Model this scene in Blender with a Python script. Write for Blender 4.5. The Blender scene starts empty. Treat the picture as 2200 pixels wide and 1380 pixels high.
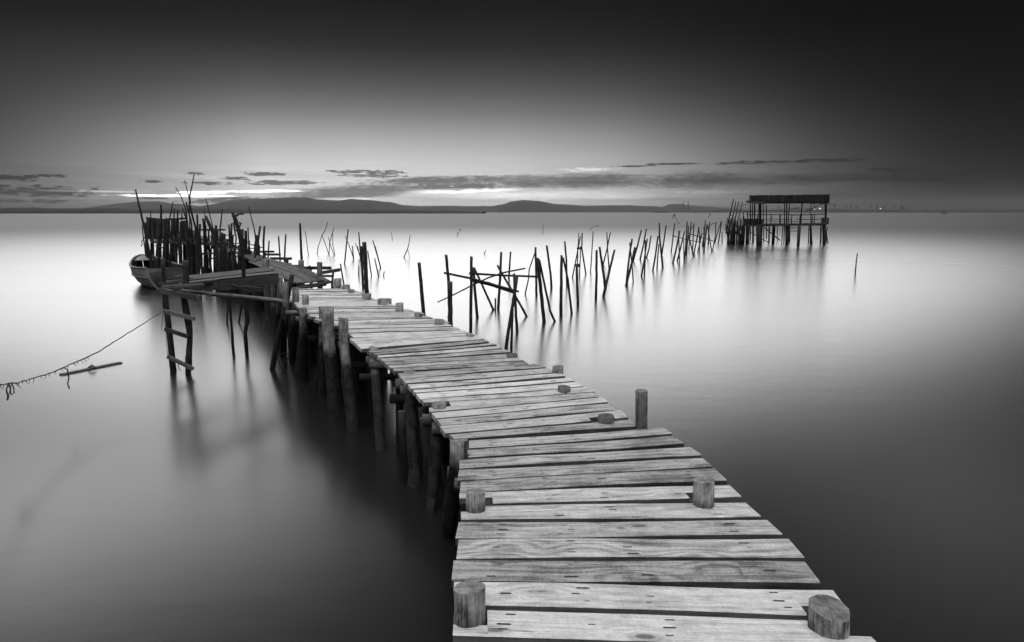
import bpy, math, random
from mathutils import Vector, noise as mn
random.seed(7)
S = bpy.context.scene
COL = S.collection
R = math.radians
W = 2.4                      # eye height above the water
TH = R(9.06)
F = 1467.0
CT, ST = math.cos(TH), math.sin(TH)

# ------------------------------------------------------------------ camera
cd = bpy.data.cameras.new('camera'); cam = bpy.data.objects.new('camera', cd); COL.objects.link(cam)
cam.location = (0, 0, W); cam.rotation_euler = (R(90) - TH, 0, 0)
cd.sensor_width = 36; cd.lens = 24.0; cd.clip_start = 0.05; cd.clip_end = 60000
S.camera = cam
S.view_settings.view_transform = 'Standard'; S.view_settings.look = 'None'
S.view_settings.exposure = 1.6; S.view_settings.gamma = 1

def ray(x, y):
    xc = (x - 1100) / F; yc = -(y - 690) / F
    return Vector((xc, CT + yc * ST, -ST + yc * CT))
def PZ(x, y, z=0.0):
    d = ray(x, y); t = (z - W) / d.z
    return Vector((d.x * t, d.y * t, z))
def PY(x, y, Y):
    d = ray(x, y); t = Y / d.y
    return Vector((d.x * t, Y, W + d.z * t))
def interp(v, xs, ys):
    if v <= xs[0]: return ys[0]
    for i in range(1, len(xs)):
        if v <= xs[i]:
            k = (v - xs[i-1]) / (xs[i] - xs[i-1]); return ys[i-1] * (1-k) + ys[i] * k
    return ys[-1]
def deckz(Y):
    return W - interp(Y, [0, 5.2, 5.8, 6.7, 7.4, 8.2, 9, 14, 30], [1.68, 1.66, 1.63, 1.55, 1.44, 1.37, 1.35, 1.33, 1.30])
def PD(x, y):
    z = 0.9
    for _ in range(40):
        p = PZ(x, y, z); z = 0.5 * z + 0.5 * deckz(p.y)
    return PZ(x, y, z)

# ------------------------------------------------------------------ node helper
class NT:
    def __init__(s, tree): s.t = tree; s.n = tree.nodes; s.l = tree.links
    def node(s, typ, **kw):
        n = s.n.new(typ)
        for k, v in kw.items(): setattr(n, k, v)
        return n
    def link(s, a, b): s.l.new(a, b)
    def put(s, sock, v):
        if hasattr(v, 'is_linked') or isinstance(v, bpy.types.NodeSocket): s.link(v, sock)
        else: sock.default_value = v
    def m(s, op, a, b=None, c=None, clamp=False):
        n = s.node('ShaderNodeMath', operation=op); n.use_clamp = clamp
        s.put(n.inputs[0], a)
        if b is not None: s.put(n.inputs[1], b)
        if c is not None: s.put(n.inputs[2], c)
        return n.outputs[0]
    def ss(s, v, lo, hi, a=0.0, b=1.0):
        n = s.node('ShaderNodeMapRange', interpolation_type='SMOOTHSTEP')
        s.put(n.inputs[0], v); n.inputs[1].default_value = lo; n.inputs[2].default_value = hi
        n.inputs[3].default_value = a; n.inputs[4].default_value = b
        return n.outputs[0]
    def lin(s, v, lo, hi, a=0.0, b=1.0):
        n = s.node('ShaderNodeMapRange'); s.put(n.inputs[0], v)
        n.inputs[1].default_value = lo; n.inputs[2].default_value = hi
        n.inputs[3].default_value = a; n.inputs[4].default_value = b
        return n.outputs[0]
    def mix(s, f, a, b):      # float mix
        n = s.node('ShaderNodeMix', data_type='FLOAT'); s.put(n.inputs[0], f); s.put(n.inputs[2], a); s.put(n.inputs[3], b)
        return n.outputs[0]
    def xyz(s, x, y, z):
        n = s.node('ShaderNodeCombineXYZ'); s.put(n.inputs[0], x); s.put(n.inputs[1], y); s.put(n.inputs[2], z); return n.outputs[0]
    def sep(s, v):
        n = s.node('ShaderNodeSeparateXYZ'); s.link(v, n.inputs[0]); return n.outputs
    def noise(s, v, scale, detail=3, rough=0.55, dist=0.0):
        n = s.node('ShaderNodeTexNoise'); s.link(v, n.inputs['Vector']); n.inputs['Scale'].default_value = scale
        n.inputs['Detail'].default_value = detail; n.inputs['Roughness'].default_value = rough; n.inputs['Distortion'].default_value = dist
        return n.outputs[0]
    def curve(s, v, pts, hi=1.0):     # piecewise linear over 0..1 input
        n = s.node('ShaderNodeValToRGB'); cr = n.color_ramp
        cr.interpolation = 'B_SPLINE' if False else 'CARDINAL' if False else 'EASE' if False else 'LINEAR'
        while len(cr.elements) > 1: cr.elements.remove(cr.elements[-1])
        cr.elements[0].position = pts[0][0]; cr.elements[0].color = (pts[0][1] / hi,) * 3 + (1,)
        for p, q in pts[1:]:
            e = cr.elements.new(p); e.color = (q / hi,) * 3 + (1,)
        s.put(n.inputs[0], v)
        return s.m('MULTIPLY', n.outputs[0], hi) if hi != 1.0 else n.outputs[0]

# ------------------------------------------------------------------ world: dusk sky with low cloud banks
w = bpy.data.worlds.new('World'); S.world = w; w.use_nodes = True
T = NT(w.node_tree); T.n.clear()
tc = T.node('ShaderNodeTexCoord')
nv = T.node('ShaderNodeVectorMath', operation='NORMALIZE'); T.link(tc.outputs['Generated'], nv.inputs[0])
vx, vy, vz = T.sep(nv.outputs[0])
az = T.m('MULTIPLY', T.m('ARCTAN2', vx, vy), 57.29578)
el = T.m('MULTIPLY', T.m('ARCSINE', vz), 57.29578)
# brightness of the clear sky by elevation (display values) and by azimuth
eln = T.lin(el, 0, 90)
rel = T.curve(eln, [(0, .93), (1.5/90, .93), (3/90, .88), (4.3/90, .81), (6/90, .67), (7.7/90, .51), (9.4/90, .38), (11/90, .285), (12.9/90, .185), (16/90, .115), (20/90, .11), (90/90, .12)], 1.3)
azn = T.lin(az, -180, 180)
def A(d): return (d + 180) / 360
raz = T.curve(azn, [(0, .55), (A(-100), .45), (A(-60), .35), (A(-45), .45), (A(-37), .42), (A(-28), .72), (A(-20), .97), (A(-12), 1.0), (A(0), .95), (A(8), .84), (A(16), .60), (A(24), .34), (A(32), .15), (A(38), .07), (A(60), .15), (A(100), .30), (1, .55)])
high = T.ss(el, 30, 50)
raz2 = T.mix(high, raz, 0.85)
# the azimuth falloff is weaker high up on the left
raz3 = T.mix(T.m('MULTIPLY', T.ss(el, 5, 14), T.ss(az, 5, -10, 0, .45)), raz2, 0.9)
D0 = T.m('MULTIPLY', rel, raz3)
LOWS = T.ss(el, 5.0, 1.5)
# warped coordinates for clouds
cv = T.xyz(T.m('MULTIPLY', az, 0.22), T.m('MULTIPLY', el, 1.3), 0.0)
nz = T.m('SUBTRACT', T.noise(cv, 1.0, 7, .62), 0.5)
cv2 = T.xyz(T.m('MULTIPLY', az, 1.3), T.m('MULTIPLY', el, 6.0), 3.0)
nz2 = T.m('SUBTRACT', T.noise(cv2, 1.0, 8, .68), 0.5)
cv3 = T.xyz(T.m('MULTIPLY', az, .10), T.m('MULTIPLY', el, 2.2), 8.0)
nz3 = T.m('SUBTRACT', T.noise(cv3, 1.0, 6, .6), 0.5)
def azel(x, y):
    d = ray(x, y).normalized(); return math.degrees(math.atan2(d.x, d.y)), math.degrees(math.asin(d.z))
def blob(x, y, hw, hh, slope=0.0, soft=0.7, amp=5.0):
    a0, e0 = azel(x, y); a1, _ = azel(x + hw, y); _, e1 = azel(x, y - hh)
    wa = abs(a1 - a0); we = abs(e1 - e0); sl = slope * we / wa
    u = T.m('SUBTRACT', az, a0)
    v = T.m('SUBTRACT', T.m('SUBTRACT', el, e0), T.m('MULTIPLY', u, sl))
    q = T.m('ADD', T.m('POWER', T.m('ABSOLUTE', T.m('DIVIDE', u, wa)), 2.0), T.m('POWER', T.m('ABSOLUTE', T.m('DIVIDE', v, we)), 2.0))
    r = T.m('ADD', T.m('SUBTRACT', 1.0, q), T.m('ADD', T.m('MULTIPLY', nz, amp), T.m('MULTIPLY', nz2, amp * 1.25)))
    return T.ss(r, 0.0, soft)
def union(lst):
    o = lst[0]
    for b in lst[1:]: o = T.m('MAXIMUM', o, b)
    return o
dark = union([
    blob(25, 383, 60, 9), blob(108, 378, 42, 4), blob(70, 410, 130, 13), blob(60, 432, 120, 5), blob(205, 405, 16, 5),
    blob(325, 391, 24, 4, .5), blob(418, 373, 24, 3.5), blob(440, 394, 55, 4), blob(500, 383, 34, 3.5), blob(565, 374, 46, 4),
    blob(330, 426, 40, 2.5), blob(470, 430, 90, 7, .6), blob(620, 393, 90, 5, .3), blob(780, 369, 90, 6), blob(800, 378, 80, 4),
    blob(760, 412, 230, 18, .9, 1.0, 1.2), blob(960, 389, 220, 12, .5, 1.0, 1.8), blob(1000, 400, 150, 9, .3),
    blob(1230, 389, 330, 20, .15, 1.1, 1.3), blob(1490, 388, 300, 21, 0, 1.3, 1.5), blob(1780, 383, 260, 16, .1, 1.4, 2.0),
    blob(1680, 348, 160, 4.5), blob(1450, 352, 60, 2.5), blob(1360, 357, 50, 2), blob(1980, 380, 260, 16, 0, 1.0), blob(1930, 366, 70, 6, -.3),
    blob(2000, 198, 150, 5, .9, 1.2, 1.2)])
low = T.m('MULTIPLY', T.ss(el, 0.8, 0.1), 0.20)
D1 = T.m('MULTIPLY', D0, T.m('SUBTRACT', 1.0, T.m('MULTIPLY', dark, T.mix(T.ss(az, 10, 30), 0.46, 0.36))))
D2 = T.m('MULTIPLY', T.m('MULTIPLY', D1, T.m('SUBTRACT', 1.0, low)), T.m('ADD', 1.0, T.m('MULTIPLY', T.m('MULTIPLY', nz3, LOWS), .45)))
brt = union([blob(380, 421, 140, 3.4, 0, .8, 2.4), blob(560, 411, 120, 3, .6, .9, 2.4), blob(430, 414, 60, 4, 0, .8, 2)])
brt2 = union([blob(1000, 410, 150, 7, .5, .8, 1.3), blob(1230, 421, 360, 12, .05, 1.3, 1.0), blob(1262, 364, 60, 5, 0, 1.2, 6), blob(740, 427, 60, 2.5), blob(1530, 413, 120, 4, 0, 1.0), blob(190, 411, 150, 3, 0, 1.0, 1.2)])
D3 = T.m('ADD', T.m('ADD', D2, T.m('MULTIPLY', brt, 0.45)), T.m('MULTIPLY', brt2, T.mix(T.ss(az, -5, 20), 0.26, 0.08)))
L = T.m('POWER', T.m('MAXIMUM', D3, 0.0), 2.2)
glow = T.m('MULTIPLY', T.m('MULTIPLY', brt, 1.2), 1.0)
front = T.ss(T.m('ABSOLUTE', az), 150, 90)
band = T.m('MULTIPLY', T.m('MULTIPLY', T.ss(el, 16, 19), T.ss(el, 33, 17)), T.curve(azn, [(0, 0), (A(-90), 0), (A(-55), .3), (A(-38), 3.3), (A(-24), 2.6), (A(-13), 1.0), (A(-4), .1), (A(20), .05), (A(34), .5), (A(45), .4), (A(70), .3), (1, 0)], 8.0))
back = T.m('MULTIPLY', T.ss(el, 22, 62), T.mix(front, 3.0, T.ss(el, 52, 75, 0.0, 2.5)))
L2 = T.m('ADD', T.m('ADD', L, glow), T.m('ADD', band, back))
bg = T.node('ShaderNodeBackground'); T.link(L2, bg.inputs[0]); bg.inputs[1].default_value = 0.33
wo = T.node('ShaderNodeOutputWorld'); T.link(bg.outputs[0], wo.inputs[0])

# ------------------------------------------------------------------ sun: already down behind the cloud, a broad glow
sd = bpy.data.lights.new('sun', 'SUN'); sd.energy = 2.4; sd.angle = R(130); sd.color = (1, 1, 1)
sun = bpy.data.objects.new('sun', sd); COL.objects.link(sun)
saz, sel = R(-5), R(-48)
sv = Vector((math.sin(saz) * math.cos(sel), math.cos(saz) * math.cos(sel), math.sin(sel)))
sun.rotation_euler = (-sv).to_track_quat('-Z', 'Y').to_euler(); sun.location = sv * 50

# ------------------------------------------------------------------ materials
def newmat(name):
    m = bpy.data.materials.new(name); m.use_nodes = True; t = NT(m.node_tree); t.n.clear()
    b = t.node('ShaderNodeBsdfPrincipled'); o = t.node('ShaderNodeOutputMaterial'); t.link(b.outputs[0], o.inputs[0])
    return m, t, b
def grey(t, b, v):
    c = t.node('ShaderNodeCombineColor'); t.put(c.inputs[0], v); t.put(c.inputs[1], v); t.put(c.inputs[2], v)
    t.link(c.outputs[0], b.inputs['Base Color'])
def bump(t, b, h, strength=.4, dist=.01):
    n = t.node('ShaderNodeBump'); n.inputs['Strength'].default_value = strength; n.inputs['Distance'].default_value = dist
    t.link(h, n.inputs['Height']); t.link(n.outputs[0], b.inputs['Normal'])

def mat_plank(name, base=.42, contrast=1.0, knots=1.0, rough=.55):
    m, t, b = newmat(name)
    uv = t.node('ShaderNodeUVMap').outputs[0]; u, v, _ = t.sep(uv)
    rnd = t.node('ShaderNodeObjectInfo').outputs['Random']
    off = t.m('MULTIPLY', rnd, 37.0)
    # knots: sparse cells, grain bends round them
    kv = t.xyz(t.m('ADD', t.m('MULTIPLY', u, 2.2), off), t.m('ADD', t.m('MULTIPLY', v, 5.0), off), off)
    vo = t.node('ShaderNodeTexVoronoi'); t.link(kv, vo.inputs['Vector']); vo.inputs['Scale'].default_value = 1.0; vo.inputs['Randomness'].default_value = 1.0
    kd = vo.outputs['Distance']
    sc = t.node('ShaderNodeSeparateColor'); t.link(vo.outputs['Color'], sc.inputs[0])
    has = t.m('GREATER_THAN', sc.outputs[0], 1 - .42 * knots)
    near = t.m('MULTIPLY', t.ss(kd, .55, 0.0), has)
    wob = t.noise(t.xyz(t.m('ADD', t.m('MULTIPLY', u, 1.1), off), t.m('MULTIPLY', v, 5.0), off), 1.0, 2, .5)
    band = t.m('ADD', t.m('ADD', t.m('MULTIPLY', v, 26.0), t.m('MULTIPLY', wob, 7.0)), t.m('MULTIPLY', near, 3.2))
    g1 = t.m('SINE', t.m('MULTIPLY', band, 3.4))
    g1 = t.ss(g1, -.6, 1.0)
    fine = t.noise(t.xyz(t.m('ADD', t.m('MULTIPLY', u, 5.0), off), t.m('MULTIPLY', v, 190.0), off), 1.0, 4, .65)
    streak = t.noise(t.xyz(t.m('ADD', t.m('MULTIPLY', u, 1.6), off), t.m('MULTIPLY', v, 34.0), off), 1.0, 4, .6)
    blot = t.noise(t.xyz(t.m('ADD', t.m('MULTIPLY', u, 3.0), off), t.m('MULTIPLY', v, 7.0), off), 1.0, 5, .62)
    grid = t.noise(t.xyz(t.m('MULTIPLY', u, 60.0), t.m('MULTIPLY', v, 60.0), off), 1.0, 3, .7)
    sawm = t.noise(t.xyz(t.m('MULTIPLY', u, 120.0), t.m('MULTIPLY', v, 3.0), off), 1.0, 1, .5)
    val = t.m('ADD', 0.62, t.m('MULTIPLY', t.m('SUBTRACT', fine, .5), .80 * contrast))
    val = t.m('ADD', val, t.m('MULTIPLY', t.m('SUBTRACT', g1, .5), t.m('MULTIPLY', t.lin(t.noise(t.xyz(off, off, 0.0), 1.0, 0), .3, .7, -.16, -.03), contrast)))
    val = t.m('ADD', val, t.m('MULTIPLY', t.m('SUBTRACT', streak, .5), .42 * contrast))
    val = t.m('ADD', val, t.m('MULTIPLY', t.m('SUBTRACT', blot, .5), .9 * contrast))
    val = t.m('ADD', val, t.m('MULTIPLY', t.m('SUBTRACT', grid, .5), .55))
    val = t.m('ADD', val, t.m('MULTIPLY', t.m('SUBTRACT', sawm, .5), .16))
    val = t.m('ADD', val, t.m('MULTIPLY', t.m('SUBTRACT', rnd, .5), .55))
    cr = t.m('MULTIPLY', t.ss(streak, .60, .66), t.ss(fine, .45, .58))
    stain = t.m('MULTIPLY', t.ss(blot, .54, .68), .46)
    val = t.m('MULTIPLY', val, t.m('SUBTRACT', 1.0, stain))
    val = t.m('MULTIPLY', val, t.m('SUBTRACT', 1.0, t.m('MULTIPLY', cr, .72)))
    kn = t.m('MULTIPLY', t.ss(kd, .13, .07), has)
    ring = t.m('MULTIPLY', t.m('MULTIPLY', t.ss(kd, .20, .14), has), t.ss(kd, .10, .14))
    val = t.m('MULTIPLY', val, t.m('SUBTRACT', 1.0, t.m('MULTIPLY', kn, .75)))
    val = t.m('MULTIPLY', val, t.m('SUBTRACT', 1.0, t.m('MULTIPLY', ring, .25)))
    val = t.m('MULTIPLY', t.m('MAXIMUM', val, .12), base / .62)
    grey(t, b, val)
    b.inputs['Roughness'].default_value = rough
    h = t.m('ADD', t.m('MULTIPLY', fine, .8), t.m('ADD', t.m('MULTIPLY', streak, .8), t.m('MULTIPLY', g1, .3)))
    h = t.m('SUBTRACT', h, t.m('MULTIPLY', cr, .8))
    bump(t, b, h, .55, .004)
    return m

def mat_log(name, base=.30, tide=None, contrast=1.0, rough=.7, tidek=.22):
    m, t, b = newmat(name)
    uv = t.node('ShaderNodeUVMap').outputs[0]; u, v, _ = t.sep(uv)
    rnd = t.node('ShaderNodeObjectInfo').outputs['Random']; off = t.m('MULTIPLY', rnd, 31.0)
    g = t.noise(t.xyz(t.m('ADD', t.m('MULTIPLY', u, 140.0), off), t.m('MULTIPLY', v, 5.0), off), 1.0, 4, .6)
    g2 = t.noise(t.xyz(t.m('ADD', t.m('MULTIPLY', u, 18.0), off), t.m('MULTIPLY', v, 1.6), off), 1.0, 3, .6)
    bl = t.noise(t.xyz(t.m('ADD', t.m('MULTIPLY', u, 14.0), off), t.m('MULTIPLY', v, 9.0), off), 1.0, 5, .65)
    vo = t.node('ShaderNodeTexVoronoi'); t.link(t.xyz(t.m('ADD', t.m('MULTIPLY', u, 9.0), off), t.m('MULTIPLY', v, 4.0), off), vo.inputs['Vector'])
    sc = t.node('ShaderNodeSeparateColor'); t.link(vo.outputs['Color'], sc.inputs[0])
    kn = t.m('MULTIPLY', t.ss(vo.outputs['Distance'], .17, .09), t.m('GREATER_THAN', sc.outputs[0], .80))
    val = t.m('ADD', .62, t.m('MULTIPLY', t.m('SUBTRACT', g, .5), .9 * contrast))
    val = t.m('ADD', val, t.m('MULTIPLY', t.m('SUBTRACT', g2, .5), .5 * contrast))
    val = t.m('ADD', val, t.m('MULTIPLY', t.m('SUBTRACT', bl, .5), 1.5 * contrast))
    val = t.m('ADD', val, t.m('MULTIPLY', t.m('SUBTRACT', rnd, .5), .25))
    crack = t.ss(g2, .66, .72)
    val = t.m('MULTIPLY', val, t.m('SUBTRACT', 1.0, t.m('MULTIPLY', t.m('MULTIPLY', crack, t.ss(g, .45, .55)), .45)))
    val = t.m('MULTIPLY', val, t.m('SUBTRACT', 1.0, t.m('MULTIPLY', kn, .6)))
    val = t.m('MULTIPLY', t.m('MAXIMUM', val, .1), base / .62)
    h = t.m('ADD', g, t.m('MULTIPLY', bl, .7))
    if tide is not None:     # wood between the tides is stained near-black by weed and mud
        geo = t.node('ShaderNodeNewGeometry'); px_, py_, pz_ = t.sep(geo.outputs['Position'])
        nn = t.noise(geo.outputs['Position'], 7.0, 4, .6)
        k = t.ss(t.m('ADD', pz_, t.m('MULTIPLY', t.m('SUBTRACT', nn, .5), .30)), tide + .10, tide - .06)
        foam = t.m('MULTIPLY', t.ss(nn, .62, .72), .12)
        val = t.m('MULTIPLY', val, t.m('SUBTRACT', 1.0, t.m('MULTIPLY', k, 1 - tidek)))
        barn = t.noise(geo.outputs['Position'], 60.0, 3, .6)
        val = t.m('MULTIPLY', val, t.m('ADD', 1.0, t.m('MULTIPLY', t.m('MULTIPLY', k, t.m('SUBTRACT', barn, .5)), 3.0)))
        h = t.m('ADD', h, t.m('MULTIPLY', t.m('MULTIPLY', k, barn), 2.0))
    grey(t, b, t.m('MAXIMUM', val, .005)); b.inputs['Roughness'].default_value = rough
    bump(t, b, h, .7, .008)
    return m
def mat_end(name, base=.34):
    m, t, b = newmat(name)
    uv = t.node('ShaderNodeUVMap').outputs[0]
    rnd = t.node('ShaderNodeObjectInfo').outputs['Random']
    ln = t.node('ShaderNodeVectorMath', operation='LENGTH'); t.link(uv, ln.inputs[0])
    va = t.node('ShaderNodeVectorMath', operation='ADD'); t.link(uv, va.inputs[0]); t.link(t.xyz(rnd, rnd, rnd), va.inputs[1])
    n = t.noise(va.outputs[0], 14.0, 4, .6)
    r = t.m('SINE', t.m('MULTIPLY', t.m('ADD', ln.outputs['Value'], t.m('MULTIPLY', n, .02)), 900.0))
    n2 = t.noise(va.outputs[0], 35.0, 5, .7)
    val = t.m('ADD', t.m('ADD', .6, t.m('MULTIPLY', r, .07)), t.m('ADD', t.m('MULTIPLY', t.m('SUBTRACT', n, .5), 1.6), t.m('MULTIPLY', t.m('SUBTRACT', n2, .5), .9)))
    val = t.m('MULTIPLY', val, t.ss(ln.outputs['Value'], .0, .012, .5, 1.0))
    ux, uy, _ = t.sep(uv); an = t.m('ARCTAN2', ux, uy)
    cn = t.noise(t.xyz(t.m('MULTIPLY', t.m('COSINE', an), 2.6), t.m('MULTIPLY', t.m('SINE', an), 2.6), t.m('MULTIPLY', rnd, 9.0)), 1.0, 3, .7)
    ck = t.ss(t.m('ABSOLUTE', t.m('SUBTRACT', cn, .5)), .022, .006)
    val = t.m('MULTIPLY', val, t.m('SUBTRACT', 1.0, t.m('MULTIPLY', ck, .7)))
    grey(t, b, t.m('MULTIPLY', t.m('MAXIMUM', val, .10), base / .6)); b.inputs['Roughness'].default_value = .8
    bump(t, b, t.m('ADD', n2, t.m('MULTIPLY', r, .3)), .5, .004)
    return m
def mat_flat(name, base, rough=.8, var=.3, scale=3.0, emit=None):
    m, t, b = newmat(name)
    tcn = t.node('ShaderNodeTexCoord'); n = t.noise(tcn.outputs['Object'], scale, 5, .6)
    grey(t, b, t.m('MULTIPLY', base, t.m('ADD', 1.0, t.m('MULTIPLY', t.m('SUBTRACT', n, .5), var * 2)))); b.inputs['Roughness'].default_value = rough
    if emit: b.inputs['Emission Color'].default_value = (1, 1, 1, 1); b.inputs['Emission Strength'].default_value = emit
    return m

M = dict(
    plank=mat_plank('pine_planks', .445, 1.6, 1.35), side=mat_plank('gap_shade_board_sides', .10, 1.3, .2, .8), aged=mat_plank('aged_boards', .075, 2.2, .5, .95), oldplank=mat_plank('weathered_boards', .10, 1.9, .4, .9), greyboard=mat_plank('dark_old_boards', .055, 1.2, .3, .8),  # side: shade of the gaps between boards put into its dark colour
    paleboard=mat_plank('pale_boards', .15, 1.0, .5),
    pile=mat_log('pine_piles', .21, .70, 1.7, .8, .11), pile2=mat_log('dark_topped_piles', .10, .6), end=mat_end('sawn_end', .20), darkend=mat_end('dark_sawn_end', .09),
    stake=mat_log('old_stakes', .042, .22, 1.0, .8, .5), wreck=mat_log('black_old_wood', .030, .3, 1.0, .85, .6), endk=mat_end('dark_end', .06),
    nail=mat_flat('rust_marks', .02), beam=mat_log('cross_beams', .12, .5, 1.4), rope=mat_flat('wet_rope', .05), thatch=mat_flat('reed_thatch', .018, .9, .6, 9),
    hull=mat_flat('faded_boat_paint', .30, .5, .4, 4), hulldk=mat_flat('dark_boat_inside', .03, .8, .4, 5), hullpale=mat_flat('pale_boat_rail', .20, .5, .3, 6),
    hill=mat_flat('wooded_slopes', .012, .95, .5, .01), shore=mat_flat('shore_scrub', .004, .95, .5, .02), steel=mat_flat('harbour_steel', .05, .6, .2, .5),
    lamp=mat_flat('harbour_light', .8, .5, 0, 1, 5.5), net=mat_flat('old_netting', .03))

for q in ('aged', 'oldplank', 'greyboard', 'stake', 'wreck', 'pile'):
    [n for n in M[q].node_tree.nodes if n.type == 'BSDF_PRINCIPLED'][0].inputs['Specular IOR Level'].default_value = .2
# water
m, t, b = newmat('still_water'); M['water'] = m
geo = t.node('ShaderNodeNewGeometry'); px_, py_, pz_ = t.sep(geo.outputs['Position'])
st = t.noise(t.xyz(t.m('MULTIPLY', px_, .05), t.m('MULTIPLY', py_, .35), 0.0), 1.0, 4, .55)
grey(t, b, .012)
b.inputs['IOR'].default_value = 1.6
dst = t.m('SQRT', t.m('ADD', t.m('MULTIPLY', px_, px_), t.m('MULTIPLY', py_, py_)))
rb_ = t.m('ADD', t.lin(dst, 3, 18, .225, .24), t.ss(dst, 14, 130, 0, .29))
rv = t.m('ADD', rb_, t.m('MULTIPLY', t.m('SUBTRACT', st, .5), .01))
t.link(rv, b.inputs['Roughness'])
rp = t.noise(t.xyz(t.m('MULTIPLY', px_, 1.3), t.m('MULTIPLY', py_, 2.2), 0.0), 1.0, 4, .6)
bump(t, b, rp, .05, .03)

# ------------------------------------------------------------------ object helpers
def tag(o, label=None, cat=None, group=None, kind=None):
    if label: o['label'] = label
    if cat: o['category'] = cat
    if group: o['group'] = group
    if kind: o['kind'] = kind
    return o
def empty(name, loc, label, cat, group=None):
    o = bpy.data.objects.new(name, None); COL.objects.link(o); o.location = loc; o.empty_display_size = .1
    return tag(o, label, cat, group)
class MB:
    def __init__(s): s.v = []; s.f = []; s.uv = []; s.mi = []
    def face(s, idx, uvs, mi=0): s.f.append(idx); s.uv.append(uvs); s.mi.append(mi)
    def tube(s, pts, rad, seg=8, rough=.06, cap=1, seed=None, flat=1.0, tilt=None, endcap=True, startcap=True):
        """pts from base to top; rad list; ring mesh with an uneven surface"""
        rs = random.Random(seed if seed is not None else random.random())
        pts = [Vector(p) for p in pts]
        ph = [rs.uniform(0, 6.28) for _ in range(6)]
        n0 = len(s.v); L = 0; rings = []
        ref = None
        for i, p in enumerate(pts):
            if i: L += (p - pts[i-1]).length
            a = pts[max(i-1, 0)]; c = pts[min(i+1, len(pts)-1)]
            d = (c - a).normalized()
            if ref is None:
                ref = Vector((0, 1, 0)) if abs(d.y) < .8 else Vector((1, 0, 0))
            x = (ref - d * ref.dot(d)).normalized(); y = d.cross(x); ref = x
            r = rad[i]
            ring = []
            for k in range(seg):
                th = 2 * math.pi * k / seg
                q = 1 + rough * (math.sin(2 * th + ph[0] + L * 1.7) * .6 + math.sin(3 * th + ph[1] - L * 2.3) * .5 + math.sin(th + ph[2] + L * 5.1) * .4) + rough * .6 * rs.uniform(-1, 1)
                P = p + (x * math.cos(th) + y * math.sin(th) * flat) * r * q
                if tilt and i == len(pts) - 1: P = P + d * (x * math.cos(th) + y * math.sin(th)).dot(Vector(tilt)) * r
                ring.append(P)
            rings.append((ring, L, r))
        for ring, _, _ in rings: s.v += ring
        for i in range(len(rings) - 1):
            for k in range(seg):
                a = n0 + i * seg + k; b_ = n0 + i * seg + (k + 1) % seg
                c = b_ + seg; d = a + seg
                r = max(rings[i][2], .01); w_ = 2 * math.pi * r / seg
                s.face((a, b_, c, d), [(k * w_, rings[i][1]), ((k + 1) * w_, rings[i][1]), ((k + 1) * w_, rings[i+1][1]), (k * w_, rings[i+1][1])])
        def docap(i, rev):
            r = rings[i][2]
            ctr = len(s.v); s.v.append(sum((Vector(q) for q in rings[i][0]), Vector()) / seg)
            for k in range(seg):
                a = n0 + i * seg + k; b_ = n0 + i * seg + (k + 1) % seg
                t0 = 2 * math.pi * k / seg; t1 = 2 * math.pi * (k + 1) / seg
                ua = (r * math.cos(t0), r * math.sin(t0)); ub = (r * math.cos(t1), r * math.sin(t1))
                if rev: s.face((b_, a, ctr), [ub, ua, (0, 0)], cap)
                else: s.face((a, b_, ctr), [ua, ub, (0, 0)], cap)
        if endcap: docap(len(rings) - 1, False)
        if startcap: docap(0, True)
        return s
    def quadbar(s, a, b, wv, hv, mi=0):
        """box bar from a to b with half-width vector wv and half-height vector hv"""
        a = Vector(a); b = Vector(b); wv = Vector(wv); hv = Vector(hv); n = len(s.v); L = (b - a).length
        for p in (a, b):
            s.v += [p - wv - hv, p + wv - hv, p + wv + hv, p - wv + hv]
        w2 = wv.length * 2; h2 = hv.length * 2
        for q, (c0, c1) in (((0, 1, 5, 4), (0, w2)), ((1, 2, 6, 5), (0, h2)), ((2, 3, 7, 6), (0, w2)), ((3, 0, 4, 7), (0, h2))):
            s.face(tuple(n + i for i in q), [(0, c0), (0, c1), (L, c1), (L, c0)], mi)
        s.face((n+3, n+2, n+1, n), [(0, 0), (0, w2), (h2, w2), (h2, 0)], mi)
        s.face((n+4, n+5, n+6, n+7), [(0, 0), (0, w2), (h2, w2), (h2, 0)], mi)
        return s
    def build(s, name, mats, parent=None, origin=None, smooth=True):
        if origin is None: origin = parent.location.copy() if parent is not None else Vector(s.v[0])
        if parent is not None: origin = chain(parent)
        me = bpy.data.meshes.new(name); me.from_pydata([tuple(Vector(p) - origin) for p in s.v], [], s.f)
        uvl = me.uv_layers.new(name='UVMap'); i = 0
        for f in s.uv:
            for q in f: uvl.data[i].uv = q; i += 1
        for mm in (mats if isinstance(mats, (list, tuple)) else [mats]): me.materials.append(mm)
        for p, k in zip(me.polygons, s.mi): p.material_index = min(k, len(me.materials) - 1); p.use_smooth = smooth and len(p.vertices) == 4
        me.update()
        o = bpy.data.objects.new(name, me); COL.objects.link(o)
        if parent is not None: o.parent = parent
        else: o.location = origin
        return o
def chain(o):
    p = Vector(o.location)
    while o.parent is not None: o = o.parent; p += Vector(o.location)
    return p
def wpx(w_, p):      # pixel width -> metres at point p
    depth = p.y * CT - (p.z - W) * ST
    return w_ * depth / F
def densify(pts, rad, step):
    op, orr = [pts[0]], [rad[0]]
    for i in range(1, len(pts)):
        n = max(1, int((pts[i] - pts[i-1]).length / step))
        for k in range(1, n + 1):
            q = k / n; op.append(pts[i-1].lerp(pts[i], q)); orr.append(rad[i-1] * (1-q) + rad[i] * q)
    return op, orr

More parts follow.
